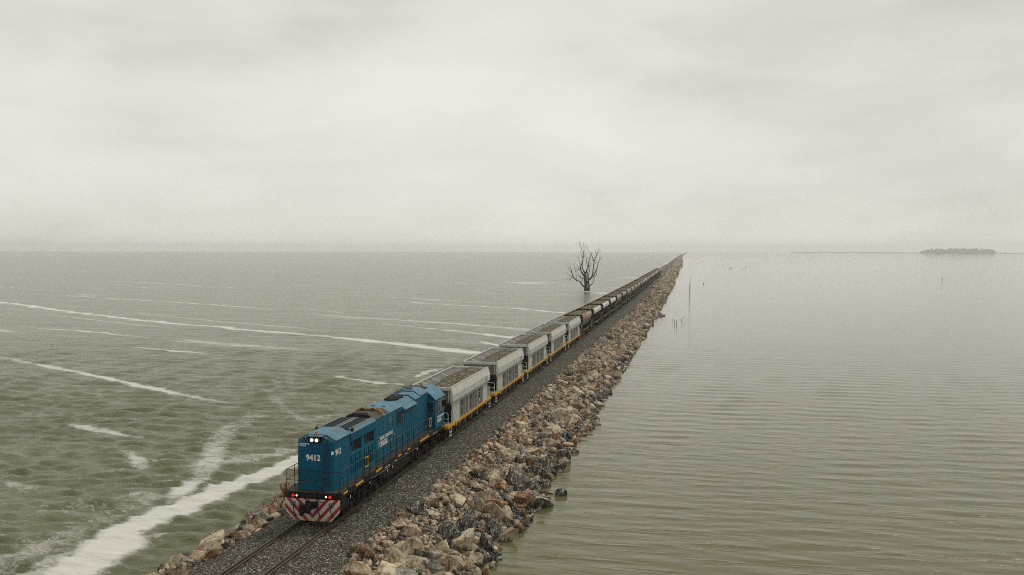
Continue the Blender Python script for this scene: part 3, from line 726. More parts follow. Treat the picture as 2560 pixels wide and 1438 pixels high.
def grille_mat():
    m, nt, b = new_mat('radiator_mesh'); tc = nt.new('ShaderNodeTexCoord'); sp = nt.new('ShaderNodeSeparateXYZ'); nt.l.new(tc.outputs['Object'], sp.inputs[0])
    fy = nt.math('FRACT', nt.math('MULTIPLY', sp.outputs[1], 6)); n = nt.noise(nt.coord('Object'), 4, 4)
    col = nt.mix(nt.math('LESS_THAN', fy, .22), nt.mix(n, (.004, .014, .017), (.016, .032, .036)), (.03, .05, .055))
    nt.put(b.inputs['Base Color'], col); b.inputs['Roughness'].default_value = .8; b.inputs['Specular IOR Level'].default_value = .08; return m
GR = grille_mat()
for x0, x1 in ((-.86, -.12), (.06, .80)):
    a = MB().box(x0, x1, 2.72, 5.78, 4.062, 4.10).build('radiator_grille', GR, L)
mb = MB()
for x in (-.89, -.14, .04, .80): mb.box(x, x+.045, 2.72, 5.86, 4.062, 4.135)
mb.build('grille_rail', STEEL, L)
for x in (-.98, .93):
    mb = MB(); mb.box(x-.05, x+.05, 2.75, 2.95, 3.98, 4.12); mb.cyl((x, 2.85), .04, 4.12, 4.18, 'z', 8); mb.build('lifting_lug', UNDER, L)
# engine hood
def hood(name, y0, y1, eave=3.93, top=4.20, hw=.95, tw=.54, m=BLUE, rm=ROOFB, over=.03):
    MB().box(-hw, hw, y0, y1, 1.562, eave).build(name, m, L, bevel=.01)
    return MB().prism([(-hw-over, eave+.002), (-hw-over, eave+.03), (-tw, top), (tw, top), (hw+over, eave+.03), (hw+over, eave+.002)], y0, y1, 'y').build(name.replace('hood', 'roof'), rm, L, bevel=.008)
hood('engine_hood', 6.102, 7.55, rm=SOOT); hood('engine_hood', 7.552, 10.58)
mb = MB()
for x in (-.52, -.22, .1): mb.box(x, x+.26, 6.45, 6.62, 4.202, 4.24)
mb.prism([(-.9, 4.0), (-.5, 4.235), (.5, 4.235), (.9, 4.0), (.9, 3.98), (-.9, 3.98)], 6.1, 6.2, 'y')
mb.build('roof_cleat', BLACK, L)
# exhaust: raised rusty lip
ex = MB(); 
ex.prism([(-.80, 4.08), (-.50, 4.34), (-.12, 4.38), (-.02, 4.31), (.10, 4.31), (.22, 4.38), (.55, 4.34), (.84, 4.08), (.80, 4.07), (.5, 4.24), (-.5, 4.24), (-.78, 4.07)], 7.45, 7.75, 'y')
exo = ex.build('exhaust_manifold', RUST, L, bevel=.01)
for x in (-.28, .34):
    mb = MB(); mb.tube([(x+.2*math.cos(t), 7.43, 4.22+.16*math.sin(t)) for t in np.linspace(0, math.pi, 9)], .03, 6); mb.build('exhaust_ring', mat('heat_yellow', (.45, .26, .07), .6, var=.3, scale=6) if x < 0 else bpy.data.materials['heat_yellow'], exo)
MB().prism([(-.96, 3.985), (-.58, 4.215), (.58, 4.215), (.96, 3.985), (.96, 3.975), (-.96, 3.975)], 7.75, 8.35, 'y').build('roof_stain', SOOT, L)
for x in (-.35, .3):
    MB().box(x, x+.22, 8.9, 9.0, 4.2, 4.235).build('roof_eye', BLACK, L)
# door panels with seams
def doors(ys_, z0, z1, name='hood_door', m=BLUE2, x=.95, hinge=True):
    for a, b_ in zip(ys_[:-1], ys_[1:]):
        for sx in (-1, 1):
            o = MB().box(sx*x, sx*(x+.016), a+.02, b_-.02, z0, z1).build(name, m, L, bevel=.004)
            for z in (z0+.2, z1-.25): MB().box(sx*(x+.017), sx*(x+.03), a+.05, a+.09, z, z+.08).build('hinge', BLACK, o)
doors([6.14, 6.55], 1.65, 3.82); doors([6.55, 7.45, 8.0, 8.6, 9.15, 9.6], 1.65, 3.02); doors([6.55, 7.3, 8.1, 8.9, 9.6], 3.06, 3.82)
for sx in (-1, 1):
    sw = MB().box(sx*.968, sx*.975, 9.72, 10.40, 3.02, 3.74).build('side_intake', VOID, L); mb = MB()
    for y in (9.68, 10.40): mb.box(sx*.952, sx*.985, y, y+.04, 2.98, 3.78)
    for z in (2.98, 3.74): mb.box(sx*.952, sx*.983, 9.72, 10.40, z, z+.04)
    mb.build('intake_frame', BLUE2, sw)
mb = MB(); mb.box(.951, .972, 8.43, 8.55, 3.44, 3.72); mb.build('data_plate', mat('brass_plate', (.30, .24, .13), .5, var=.2, scale=9), L)
for y, z in ((9.2, 2.5), (8.7, 2.28)): MB().box(.967, .972, y, y+.06, z, z+.12).build('sticker', PINK, L)
text('name_lettering', 'TRENES ARGENTINOS', .26, WHITE, L, (.984, 6.72, 2.68), 'right', .84, .004)
text('name_lettering', 'CARGAS', .40, WHITE, L, (.984, 6.70, 2.33), 'right', .84, .014)
MB().box(.967, .976, 6.60, 6.64, 2.30, 2.90).build('lettering_bar', WHITE, L)
text('name_lettering', 'TRENES ARGENTINOS', .26, WHITE, L, (-.972, 9.2, 2.68), 'left', .84, .006)
text('name_lettering', 'CARGAS', .40, WHITE, L, (-.972, 9.2, 2.33), 'left', .84, .012)
# dynamic brake section with wings
MB().box(-.95, .95, 10.582, 13.10, 1.562, 3.52).build('brake_hood', BLUE, L, bevel=.01)
MB().box(-.90, .90, 10.60, 13.08, 3.52, 3.93).build('brake_intake', VOID, L)
mb = MB(); mb.prism([(-1.16, 3.70), (-1.17, 3.74), (-.55, 4.16), (.55, 4.16), (1.17, 3.74), (1.16, 3.70), (.5, 4.1), (-.5, 4.1)], 10.75, 13.0, 'y'); mb.build('brake_roof', ROOFB, L)
for sx in (-1, 1):
    mb = MB().prism([(sx*.93, 3.55), (sx*1.12, 3.70), (sx*.93, 3.86)], 10.60, 10.75, 'y')
    mb.build('wing_plate', BLUE, L)
for y in (11.5, 12.35):
    a = MB().cyl((0, y), .44, 4.162, 4.24, 'z', 28).build('roof_fan', BLACK, L)
    mb = MB()
    for k in range(9): mb.box(-.40, .40, y-.36+k*.09, y-.345+k*.09, 4.241, 4.255)
    mb.cyl((0, y), .1, 4.241, 4.27, 'z', 12); mb.build('fan_guard', SOOT, a)
def louvre(ys_, z0, z1, name='louvre_door'):
    for a, b_ in zip(ys_[:-1], ys_[1:]):
        for sx in (-1, 1): MB().box(sx*.95, sx*.972, a+.04, b_-.04, z0, z1).build(name, BLUE2, L, bevel=.006)
louvre(list(np.arange(10.75, 13.1, .33)), 2.72, 3.30); louvre(list(np.arange(10.75, 13.9, .42)), 1.75, 2.60); louvre([13.15, 13.5, 13.85], 2.7, 3.6)
# rear hood, two steps, up to the cab
hood('rear_hood', 13.102, 14.15, 3.93, 4.24, over=.05); hood('rear_hood', 14.152, 15.70, 4.0, 4.32, over=.05)
mb = MB()
for y in (13.3, 13.7, 14.4): mb.box(-.45, -.2, y, y+.1, 4.24 if y < 14 else 4.32, 4.29 if y < 14 else 4.36)
mb.build('roof_rung', SOOT, L)
MB().box(-.1, .25, 14.5, 14.9, 4.32, 4.38).build('roof_hatch', SOOT, L); MB().box(-.5, .0, 15.0, 15.4, 4.32, 4.37).build('roof_hatch', SOOT, L)
# cab
cabp = [(-1.43, 1.562), (-1.43, 3.44), (-1.12, 3.76), (-.72, 4.02), (-.5, 4.10), (.5, 4.10), (.72, 4.02), (1.12, 3.76), (1.43, 3.44), (1.43, 1.562)]
cab = MB().prism(cabp, 15.95, 18.08, 'y').build('cab', BLUE, L, bevel=.012)
MB().box(-.95, .95, 15.702, 15.95, 1.562, 4.02).build('cab_bulkhead', BLUE, cab)
ro = [(-1.47, 3.43), (-1.48, 3.46), (-1.14, 3.80), (-.73, 4.07), (-.5, 4.15), (.5, 4.15), (.73, 4.07), (1.14, 3.80), (1.48, 3.46), (1.47, 3.43), (1.13, 3.765), (.72, 4.025), (.5, 4.105), (-.5, 4.105), (-.72, 4.025), (-1.13, 3.765)]
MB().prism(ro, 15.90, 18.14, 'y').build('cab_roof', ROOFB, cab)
mb = MB(); mb.box(-.7, .62, 15.98, 16.9, 4.10, 4.17); mb.build('roof_hollow', VOID, cab)
mb = MB(); mb.box(-.55, .35, 16.1, 16.8, 4.17, 4.26); mb.build('air_conditioner', SOOT, cab, bevel=.02)
mb = MB(); mb.cyl((-.02, 17.5), .09, 4.15, 4.22, 'z', 12); mb.cyl((-.02, 17.5), .075, 4.22, 4.38, 'z', 12, .05); mb.build('warning_beacon', ORANGE, L)
FR = mat('window_trim', (.20, .21, .20), .5, var=.1)
for sx in (-1, 1):
    a = MB().box(sx*.93, sx*1.30, 15.93, 15.946, 2.62, 3.32).build('cab_window', GLASS, cab)
    mb = MB()
    for x in (.90, 1.30): mb.box(sx*x, sx*(x+.03), 15.915, 15.948, 2.59, 3.35)
    for z in (2.59, 3.32): mb.box(sx*.93, sx*1.30, 15.917, 15.948, z, z+.03)
    mb.build('window_trim', FR, a)
    a = MB().box(sx*1.432, sx*1.442, 16.52, 17.98, 2.58, 3.26).build('side_window', GLASS, cab)
    mb = MB()
    for y in (16.48, 17.02, 17.08, 17.98): mb.box(sx*1.432, sx*1.46, y, y+.04, 2.55, 3.30)
    for z in (2.54, 3.27): mb.box(sx*1.432, sx*1.458, 16.48, 18.02, z, z+.035)
    mb.build('window_trim', FR, a)
    text('name_lettering', 'TRENES ARGENTINOS', .19, WHITE, cab, (sx*1.437, 16.40 if sx > 0 else 17.95, 2.16), 'right' if sx > 0 else 'left', .78, .005)
    text('name_lettering', 'CARGAS', .30, WHITE, cab, (sx*1.437, 16.40 if sx > 0 else 17.6, 1.88), 'right' if sx > 0 else 'left', .80, .009)
    mb = MB(); mb.box(sx*1.45, sx*1.60, 18.0, 18.04, 2.7, 3.15); mb.tube([(sx*1.43, 18.02, 3.1), (sx*1.5, 18.02, 3.1)], .015); mb.build('cab_mirror', BLACK, cab)
# cab rear wall windows
for x0, x1 in ((-1.2, -.65), (-.4, .4), (.65, 1.2)): MB().box(x0, x1, 18.083, 18.095, 2.7, 3.4).build('rear_window', GLASS, cab)
# handrails
RAILK = mat('black_handrail', (.02, .02, .02), .5, var=.2)
def handrail(pts, posts, zt=2.56, zm=2.08, name='handrail'):
    mb = MB(); mb.tube([(x, y, zt) for x, y in pts], .020, 6); mb.tube([(x, y, zm) for x, y in pts], .016, 6)
    o = mb.build(name, RAILK, L)
    for x, y in posts:
        q = MB(); q.tube([(x, y, 1.56), (x, y, zt)], .019, 6); q.box(x-.05, x+.05, y-.05, y+.05, 1.562, 1.60); q.build('handrail_post', RAILK, o)
    return o
handrail([(-1.36, .06), (-.70, .06), (.52, .06), (1.18, .06), (1.38, .08)], [(-1.36, .06), (-.70, .06), (.52, .06), (1.36, .1)])
for sx in (-1, 1):
    handrail([(sx*1.38, .08), (sx*1.40, .3), (sx*1.40, 3.35)], [(sx*1.40, y) for y in (1.08, 2.14, 3.10, 3.30)])
    handrail([(sx*1.40, 4.0), (sx*1.40, 14.6)], [(sx*1.40, y) for y in (4.0, 4.12, 5.15, 6.22, 7.3, 8.33, 9.38, 10.42, 11.5, 12.55, 13.6, 14.6)])
    mb = MB(); y0 = 3.42
    mb.tube([(sx*1.40, y0, 2.50), (sx*1.40, y0+.5, 2.50), (sx*1.40, y0+.5, 2.02), (sx*1.40, y0, 2.02)], .026, 6); mb.build('step_gate', YEL, L)
    mb = MB(); mb.tube([(sx*1.40, 14.75, 2.45), (sx*1.40, 15.1, 2.45), (sx*1.40, 15.1, 1.98), (sx*1.40, 14.75, 1.90), (sx*1.40, 14.75, 2.45)], .03, 6); mb.build('step_gate', YEL, L)
    mb = MB(); mb.tube([(sx*1.40, 15.55, 1.57), (sx*1.40, 15.55, 2.55), (sx*1.38, 15.92, 2.6)], .018, 6); mb.build('grab_rail', RAILK, L)
    for y0, ln in ((.5, .55), (2.1, 1.05), (4.95, 1.0), (8.6, .55), (10.32, .5), (12.7, 1.92), (17.6, .3)):
        MB().box(sx*1.402, sx*1.413, y0, y0+ln, 1.35 if ln > .9 else 1.37, 1.47).build('reflective_plate', YEL, L)
    mb = MB()
    for y in (3.15, 3.75, 15.2, 15.75):
        mb.tube([(sx*1.36, y, 1.25), (sx*1.36, y, .35)], .022, 5)
    for z in (.38, .68, .98):
        for y in (3.15, 15.2): mb.box(sx*1.22, sx*1.38, y, y+.6, z, z+.03)
    mb.build('access_steps', UNDER, L)
# rear beam and coupler
mb = MB(); mb.box(-1.4, 1.4, 18.10, 18.17, .95, 1.50); mb.build('rear_beam', BLACK, L)
mb = MB(); mb.box(-.15, .15, 18.17, 18.62, .80, 1.05); mb.build('coupler', UNDER, L, bevel=.02)
# tank and underfloor gear
tk_ = MB().prism([(-1.3, .55), (-1.3, 1.2), (1.3, 1.2), (1.3, .55), (1.0, .3), (-1.0, .3)], 7.0, 11.2, 'y').build('fuel_tank', UNDER, L, bevel=.04)
for sx in (-1, 1):
    for y, w_, h in ((6.35, .5, .5), (6.0, .25, .35), (11.4, .35, .5), (2.0, .3, .3), (16.5, .35, .3)): MB().box(sx*1.05, sx*1.33, y, y+w_, 1.2-h, 1.2).build('equipment_box', UNDER, L, bevel=.012)
    MB().tube([(sx*1.36, 4.4, 1.16), (sx*1.36, 7.0, 1.14), (sx*1.36, 7.3, 1.18), (sx*1.36, 12, 1.16)], .022, 5).build('air_pipe', STEEL, L)
    MB().cyl((sx*1.1, 1.0), .17, 11.9, 13.0, 'y', 12).build('air_tank', UNDER, L)
mb = MB()
for y, z in ((6.4, 1.28), (6.8, 1.28), (8.0, 1.28), (9.9, 1.26), (15.6, 1.3), (16.1, 1.3)): mb.box(1.40, 1.412, y, y+.35, z-.012, z+.012)
for y in (1.5, 4.2, 6.9, 7.8, 12.1, 12.35): mb.box(1.34, 1.352, y, y+.06, .95, 1.1)
mb.build('frame_stencil', WHITE, L)
bogie(L, [1.75, 3.55, 5.35], UNDER, .50, xo=1.12); bogie(L, [12.75, 14.55, 16.35], UNDER, .50, xo=1.12)
for sx in (-1, 1):
    for y in (1.1, 2.65, 4.45, 5.9, 12.1, 13.65, 15.45, 17.0): MB().cyl((sx*1.28, y), .13, .62, 1.05, 'z', 10).build('brake_cylinder', UNDER, L)

# ------------------------------------------------------------------ wagons
def heap_mesh(x1, y0, y1, zbase, top, seed, m, parent, peak=.6, edge=.0):
    nx, ny = 26, 90; xs = np.linspace(-x1, x1, nx); yy = np.linspace(y0, y1, ny); Xg, Yg = np.meshgrid(xs, yy)
    t = (Yg-y0)/(y1-y0)
    a = 1-np.abs((Xg-.5)/x1/1.42)**2.4; b_ = (.45+.55*np.clip(t/.5, 0, 1))*np.clip((1.04-t)/.13, 0, 1)**.5
    hgt = zbase+(top-zbase)*(peak*a*b_+(1-peak)*.4)
    hgt += .10*vnoise(Xg*1.4+seed, Yg*1.1, seed, 3)+.035*vnoise(Xg*6, Yg*6, seed+5, 3)
    V = np.c_[Xg.ravel(), Yg.ravel(), hgt.ravel()]; I, J = np.meshgrid(np.arange(ny-1), np.arange(nx-1), indexing='ij')
    F = np.stack([I*nx+J, I*nx+J+1, (I+1)*nx+J+1, (I+1)*nx+J], -1).reshape(-1, 4)
    return np_mesh('ballast_load', V, F, m, parent, smooth=True)
def grey_hopper(rootname='hopper_wagon'):
    r_ = empty(rootname)
    sb = MB()
    for sx in (-1, 1): sb.box(sx*1.36, sx*1.45, 0.05, 13.15, .95, 1.12)
    sb.box(-1.36, 1.36, .02, .12, .93, 1.14); sb.box(-1.36, 1.36, 13.06, 13.16, .93, 1.14)
    sb.build('sole_bar', WYEL, r_, bevel=.01)
    for sx in (-1, 1):
        for y in (2.05, 11.15): MB().box(sx*1.37, sx*1.50, y-.14, y+.14, .84, 1.16).build('jacking_pad', WYEL, r_, bevel=.015)
    sb = MB(); sb.box(-.2, .2, .1, 13.1, .85, 1.08); 
    for y in (2.4, 10.8): sb.box(-1.3, 1.3, y-.2, y+.2, .88, 1.1)
    sb.build('centre_sill', UNDER, r_)
    for y0, y1 in ((.1, 1.5), (11.7, 13.08)): MB().box(-1.34, 1.34, y0, y1, 1.10, 1.16).build('end_platform', WOOD, r_)
    # side frames: end panels, header, posts
    for sx in (-1, 1):
        a, b_ = sx*1.37, sx*1.43; mb = MB()
        mb.prism([(1.50, 1.122), (1.42, 1.7), (1.10, 2.35), (.72, 2.75), (.72, 3.62), (1.2, 3.62), (1.2, 2.62), (3.06, 2.62), (3.06, 1.122)], a, b_, 'x')
        mb.prism([(11.62, 1.122), (11.68, 1.7), (11.75, 2.35), (11.86, 2.75), (11.86, 3.62), (11.4, 3.62), (11.4, 2.62), (10.22, 2.62), (10.22, 1.122)], a, b_, 'x')
        mb.box(a, b_, 3.062, 10.218, 2.44, 2.62)
        mb.build('side_frame', WGREY, r_)
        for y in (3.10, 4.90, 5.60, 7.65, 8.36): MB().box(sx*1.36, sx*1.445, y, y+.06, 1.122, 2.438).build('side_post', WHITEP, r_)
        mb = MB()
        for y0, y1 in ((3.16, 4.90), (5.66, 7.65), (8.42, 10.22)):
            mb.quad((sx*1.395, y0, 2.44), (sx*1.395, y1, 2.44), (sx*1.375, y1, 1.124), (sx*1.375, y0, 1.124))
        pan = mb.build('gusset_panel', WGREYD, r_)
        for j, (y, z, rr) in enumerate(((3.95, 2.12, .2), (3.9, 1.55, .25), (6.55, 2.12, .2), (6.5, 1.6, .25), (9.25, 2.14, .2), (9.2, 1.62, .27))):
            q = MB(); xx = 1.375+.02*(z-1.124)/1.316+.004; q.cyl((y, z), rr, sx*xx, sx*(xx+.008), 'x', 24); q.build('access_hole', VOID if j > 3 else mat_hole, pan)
        q = MB(); q.box(sx*1.405, sx*1.42, 9.1, 9.42, 2.11, 2.15); q.cyl((9.15, 1.54), .13, sx*1.40, sx*1.415, 'x', 16); q.build('hand_wheel', WHITEP, pan)
        for y0, y1 in ((4.965, 5.595), (7.715, 8.355)): MB().box(sx*1.355, sx*1.365, y0, y1, 1.124, 2.438).build('dark_slot', VOID, r_)
        # flared lip
        lip = [(1.43, 3.68), (1.47, 3.70), (1.63, 3.18), (1.63, 2.72), (1.52, 2.56), (1.44, 2.60)]
        MB().prism([(sx*u, z) for u, z in lip], .66, 11.92, 'y').build('flared_side', WGREY, r_, bevel=.012)
        MB().box(sx*1.40, sx*1.49, .64, 11.94, 3.70, 3.75).build('top_rim', WGREY, r_)
    # inside sheets
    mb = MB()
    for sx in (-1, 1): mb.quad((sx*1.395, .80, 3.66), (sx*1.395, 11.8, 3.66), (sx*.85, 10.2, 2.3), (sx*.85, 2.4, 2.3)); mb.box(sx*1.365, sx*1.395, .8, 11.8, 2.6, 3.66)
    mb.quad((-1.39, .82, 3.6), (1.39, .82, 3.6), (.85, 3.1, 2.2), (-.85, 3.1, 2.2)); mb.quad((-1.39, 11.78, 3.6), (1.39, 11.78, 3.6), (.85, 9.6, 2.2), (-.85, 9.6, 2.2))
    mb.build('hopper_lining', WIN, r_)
    for y0, y1 in ((.66, .80), (11.78, 11.92)): MB().box(-1.42, 1.42, y0, y1, 3.50, 3.72).build('end_beam', WGREY, r_, bevel=.012)
    for e, ye in ((1, .84), (-1, 11.74)):
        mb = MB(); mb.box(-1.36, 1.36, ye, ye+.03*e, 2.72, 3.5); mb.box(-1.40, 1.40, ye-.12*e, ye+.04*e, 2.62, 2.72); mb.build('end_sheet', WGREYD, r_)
        mb = MB()
        for x in (-1.25, -.12, .0, 1.25): mb.box(x, x+.05, ye-.10*e, ye-.002*e, 2.722, 3.498)
        mb.build('end_stiffener', WGREY, r_)
        mb = MB(); mb.quad((-1.36, ye, 2.63), (1.36, ye, 2.63), (1.0, ye+2.4*e, 1.1), (-1.0, ye+2.4*e, 1.1)); mb.build('discharge_slope', mat_slope, r_)
        mb = MB()
        for k in range(5): mb.tube([(.35+k*.13, ye-.11*e, 3.30), (.35+k*.13, ye-.11*e, 3.42)], .02, 4)
        mb.build('lashing_hook', WHITEP, r_)
    # braces across the body, from the left rim
    for y in (3.3, 5.6, 8.2):
        MB().tube([(-1.36, y-.25, 3.66), (.1, y+.35, 2.95)], .028, 5).build('inner_brace', WHITEP, r_)
    # railings and ladders
    for ya in (.28, 12.85):
        mb = MB(); mb.tube([(.72, ya, 1.16), (.72, ya, 1.95), (.78, ya, 2.03), (1.30, ya, 2.03), (1.37, ya, 1.95), (1.37, ya, 1.16)], .024, 6); mb.tube([(.72, ya, 1.6), (1.37, ya, 1.6)], .02, 6)
        mb.tube([(-.72, ya, 1.16), (-.72, ya, 1.95), (-.78, ya, 2.03), (-1.30, ya, 2.03), (-1.37, ya, 1.95), (-1.37, ya, 1.16)], .024, 6); mb.build('platform_rail', WHITEP, r_)
    for sx in (-1, 1):
        mb = MB()
        for ya in (1.15, 1.40): mb.tube([(sx*1.38, ya, 1.14), (sx*1.38, ya, 2.05), (sx*1.38, ya+.08, 2.12)], .024, 6)
        for ya in (11.85, 12.1, 12.35): mb.tube([(sx*1.38, ya, 1.14), (sx*1.38, ya, 1.9), (sx*1.3, ya, 2.0), (sx*.9, ya, 2.0), (sx*.9, ya, 1.14)], .022, 6)
        mb.build('grab_rail', WHITEP, r_)
        for ya in (.45, 12.3):
            mb = MB(); mb.tube([(sx*1.44, ya, .95), (sx*1.44, ya, .35)], .022, 5); mb.tube([(sx*1.44, ya+.42, .95), (sx*1.44, ya+.42, .35)], .022, 5)
            for z in (.38, .62): mb.box(sx*1.40, sx*1.47, ya, ya+.42, z, z+.03)
            mb.build('ladder', WHITEP, r_)
        for y in (3.6, 5.2, 7.1, 8.9):
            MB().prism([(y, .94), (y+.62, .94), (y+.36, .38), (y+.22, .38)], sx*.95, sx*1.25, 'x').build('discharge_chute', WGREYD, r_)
    bogie(r_, [1.15, 2.95], BOGIE, .42, xo=1.05, boxes=False); bogie(r_, [10.25, 12.05], BOGIE, .42, xo=1.05, boxes=False)
    for y0, y1 in ((-.55, .1), (13.1, 13.75)): MB().box(-.12, .12, y0, y1, .78, 1.0).build('coupler', UNDER, r_)
    heap_mesh(1.36, .86, 11.74, 2.62, 3.86, 3, HEAP, r_, .92)
    return r_
mat_hole = mat('shadowed_hole', (.06, .062, .056), .7, var=.2); mat_slope = mat('worn_chute_steel', (.05, .05, .045), .5, var=.4, scale=2, dirt=(.12, .10, .07), damt=.5)
def copy_tree(o, parent=None):
    c = o.copy(); COL.objects.link(c); c.parent = parent
    for ch in [q for q in bpy.data.objects if q.parent == o]: copy_tree(ch, c)
    return c
KIDS = None
def place(o, y):
    y2 = y+13.2; o.location = (float(S(y)), y, 0); o.rotation_euler = (0, 0, math.atan2(-(float(S(y2))-float(S(y))), 13.2))
hop = grey_hopper()
def emblem(parent):
    mb = MB(); mb.box(1.632, 1.638, 10.35, 10.85, 2.80, 3.12); e_ = mb.build('emblem', BLUED, parent)
    q = MB(); q.box(1.6382, 1.642, 10.42, 10.78, 3.00, 3.05); q.box(1.6382, 1.642, 10.42, 10.5, 2.86, 3.0); q.box(1.6382, 1.642, 10.5, 10.72, 2.92, 2.95); q.box(1.6382, 1.642, 10.68, 10.76, 2.84, 2.92); q.build('emblem_mark', WHITEP, e_)
    q = MB(); q.tube([(1.638, 11.25, 2.92), (1.638, 11.35, 3.02), (1.638, 11.5, 2.98), (1.638, 11.6, 3.06)], .025, 4); q.build('arrow_mark', WHITEP, e_)
HL = ['light grey ballast hopper coupled directly behind the blue locomotive', 'light grey ballast hopper, second in the train, with blue emblem',
      'light grey ballast hopper, third behind the locomotive', 'light grey ballast hopper, fourth, next to last of the grey ones', 'last light grey ballast hopper, in front of the reddish brown wagon']
WS = []
for i in range(5): WS.append(hop if i == 0 else copy_tree(hop))
for i, o in enumerate(WS):
    place(o, 58.99+i*14.38); tag(o, HL[i], 'hopper wagon', 'light grey ballast hopper wagons')
    if i < 2: emblem(o)
    mb = MB()
    for k in range(7): mb.box(1.432, 1.437, 10.6+.1*(k % 2), 11.0+.1*((k+1) % 2), 2.35-k*.15, 2.39-k*.15)
    mb.box(1.432, 1.437, 10.62, 10.75, 1.3, 1.44)
    mb.build('stencil_lettering', WHITEP, o)

def dark_wagon(sheet, heapm, front=None, seed=1):
    r_ = empty('ballast_wagon')
    mb = MB()
    for sx in (-1, 1): mb.box(sx*1.30, sx*1.42, .1, 13.0, 1.18, 1.36)
    mb.box(-1.3, 1.3, .05, .2, 1.0, 1.4); mb.box(-1.3, 1.3, 12.9, 13.05, 1.0, 1.4); mb.box(-.25, .25, .1, 13, .9, 1.2); mb.build('underframe', DARKW, r_)
    mb = MB()
    for sx in (-1, 1): mb.box(sx*1.421, sx*1.43, 2.6, 9.8, 1.20, 1.33)
    mb.build('sole_bar', DYEL, r_)
    # body: tapering hopper and dark round-shouldered ends
    hp = [(-1.42, 2.85), (-1.05, 1.7), (-.7, 1.37), (.7, 1.37), (1.05, 1.7), (1.42, 2.85)]
    MB().prism(hp, 1.7, 11.3, 'y').build('hopper_body', DARKW, r_, bevel=.02)
    y0s, y1s = 1.05, 11.45
    for e, ya, yb in ((1, y0s-.35, y0s+.3), (-1, y1s-.3, y1s+.35)):
        MB().prism([(-1.50, 2.8), (-1.55, 3.25), (-1.40, 3.60), (-1.25, 3.66), (1.25, 3.66), (1.40, 3.60), (1.55, 3.25), (1.50, 2.8), (1.2, 2.5), (-1.2, 2.5)], ya, ya+.08, 'y').build('end_wall', DARKW, r_)
        MB().prism([(-1.50, 2.8), (-1.55, 3.25), (-1.40, 3.60), (-1.25, 3.66), (1.25, 3.66), (1.40, 3.60), (1.55, 3.25), (1.50, 2.8), (1.2, 2.5), (-1.2, 2.5)], yb-.08, yb, 'y').build('end_wall', DARKW, r_)
    for sx in (-1, 1):
        lp = [(1.34, 3.68), (1.40, 3.70), (1.58, 3.36), (1.58, 2.92), (1.50, 2.84), (1.42, 2.9)]
        if front is not None and sx == 1:
            MB().prism([(sx*u, z) for u, z in lp], 1.05, 5.4, 'y').build('side_sheet', front, r_, bevel=.012); MB().prism([(sx*u, z) for u, z in lp], 5.45, 11.45, 'y').build('side_sheet', sheet, r_, bevel=.012)
        else: MB().prism([(sx*u, z) for u, z in lp], 1.05, 11.45, 'y').build('side_sheet', sheet, r_, bevel=.012)
        MB().prism([(sx*1.5, 2.8), (sx*1.56, 2.8), (sx*1.18, 2.0), (sx*1.1, 2.0)], 1.5, 11.2, 'y').build('drop_door', TAN if sheet is TAN else DARKW, r_)
        for y in (2.4, 4.6, 6.8, 9.0, 10.9): MB().tube([(sx*1.46, y, 2.75), (sx*1.36, y, 1.36)], .04, 5).build('side_stanchion', DARKW, r_)
        for y in (.35, 12.65):
            mb = MB(); mb.tube([(sx*1.0, y, 1.4), (sx*1.0, y, 2.2), (sx*1.38, y, 2.25), (sx*1.42, y, 2.15), (sx*1.42, y, .55)], .026, 5); mb.build('end_grab_rail', DULLW, r_)
    mb = MB(); mb.quad((-1.33, 1.0, 3.6), (-1.33, 11.5, 3.6), (-1.0, 11.5, 2.9), (-1.0, 1.0, 2.9)); mb.quad((1.33, 1.0, 3.6), (1.33, 11.5, 3.6), (1.0, 11.5, 2.9), (1.0, 1.0, 2.9)); mb.build('hopper_lining', DARKW, r_)
    mb = MB()
    for x in (-1.1, -.3, .4, 1.1):
        for y in (.2, 12.2): mb.box(x-.12, x+.12, y, y+.7, 1.38, 1.7)
    mb.build('brake_gear', DARKW, r_)
    heap_mesh(1.32, 1.1, 11.4, 3.30, 3.86, seed, heapm, r_, .62)
    bogie(r_, [1.5, 3.2], BOGIE, .46, xo=1.1, boxes=False); bogie(r_, [9.9, 11.6], BOGIE, .46, xo=1.1, boxes=False)
    MB().box(-.12, .12, -.6, .1, .85, 1.05).build('coupler', UNDER, r_); MB().box(-.12, .12, 13.0, 13.7, .85, 1.05).build('coupler', UNDER, r_)
    return r_
dw = {'red': dark_wagon(TAN, HEAPG, REDS, 4), 'pale': dark_wagon(PALE, HEAPG, None, 6), 'tan': dark_wagon(TAN, HEAP, None, 9), 'grey': dark_wagon(WGREYF, HEAP, None, 12)}
order = ['red', 'pale', 'pale', 'pale', 'tan', 'grey', 'tan', 'tan', 'tan', 'tan', 'grey', 'tan', 'pale', 'tan', 'grey', 'grey', 'pale', 'tan', 'grey', 'pale', 'tan', 'grey', 'tan', 'grey', 'tan']
CN = ['first', 'second', 'third', 'fourth', 'fifth', 'sixth', 'seventh', 'eighth', 'ninth', 'tenth', 'eleventh', 'twelfth', 'thirteenth', 'fourteenth', 'fifteenth', 'sixteenth', 'seventeenth', 'eighteenth', 'nineteenth', 'twentieth', 'twenty-first', 'twenty-second', 'twenty-third', 'twenty-fourth', 'twenty-fifth and last']
DESC = {'red': 'dark ballast wagon with faded red front sheet', 'pale': 'dark ballast wagon with pale grey side sheet', 'tan': 'dark ballast wagon with rusty tan side sheet', 'grey': 'dark ballast wagon with weathered grey side sheet'}
usedk = set()
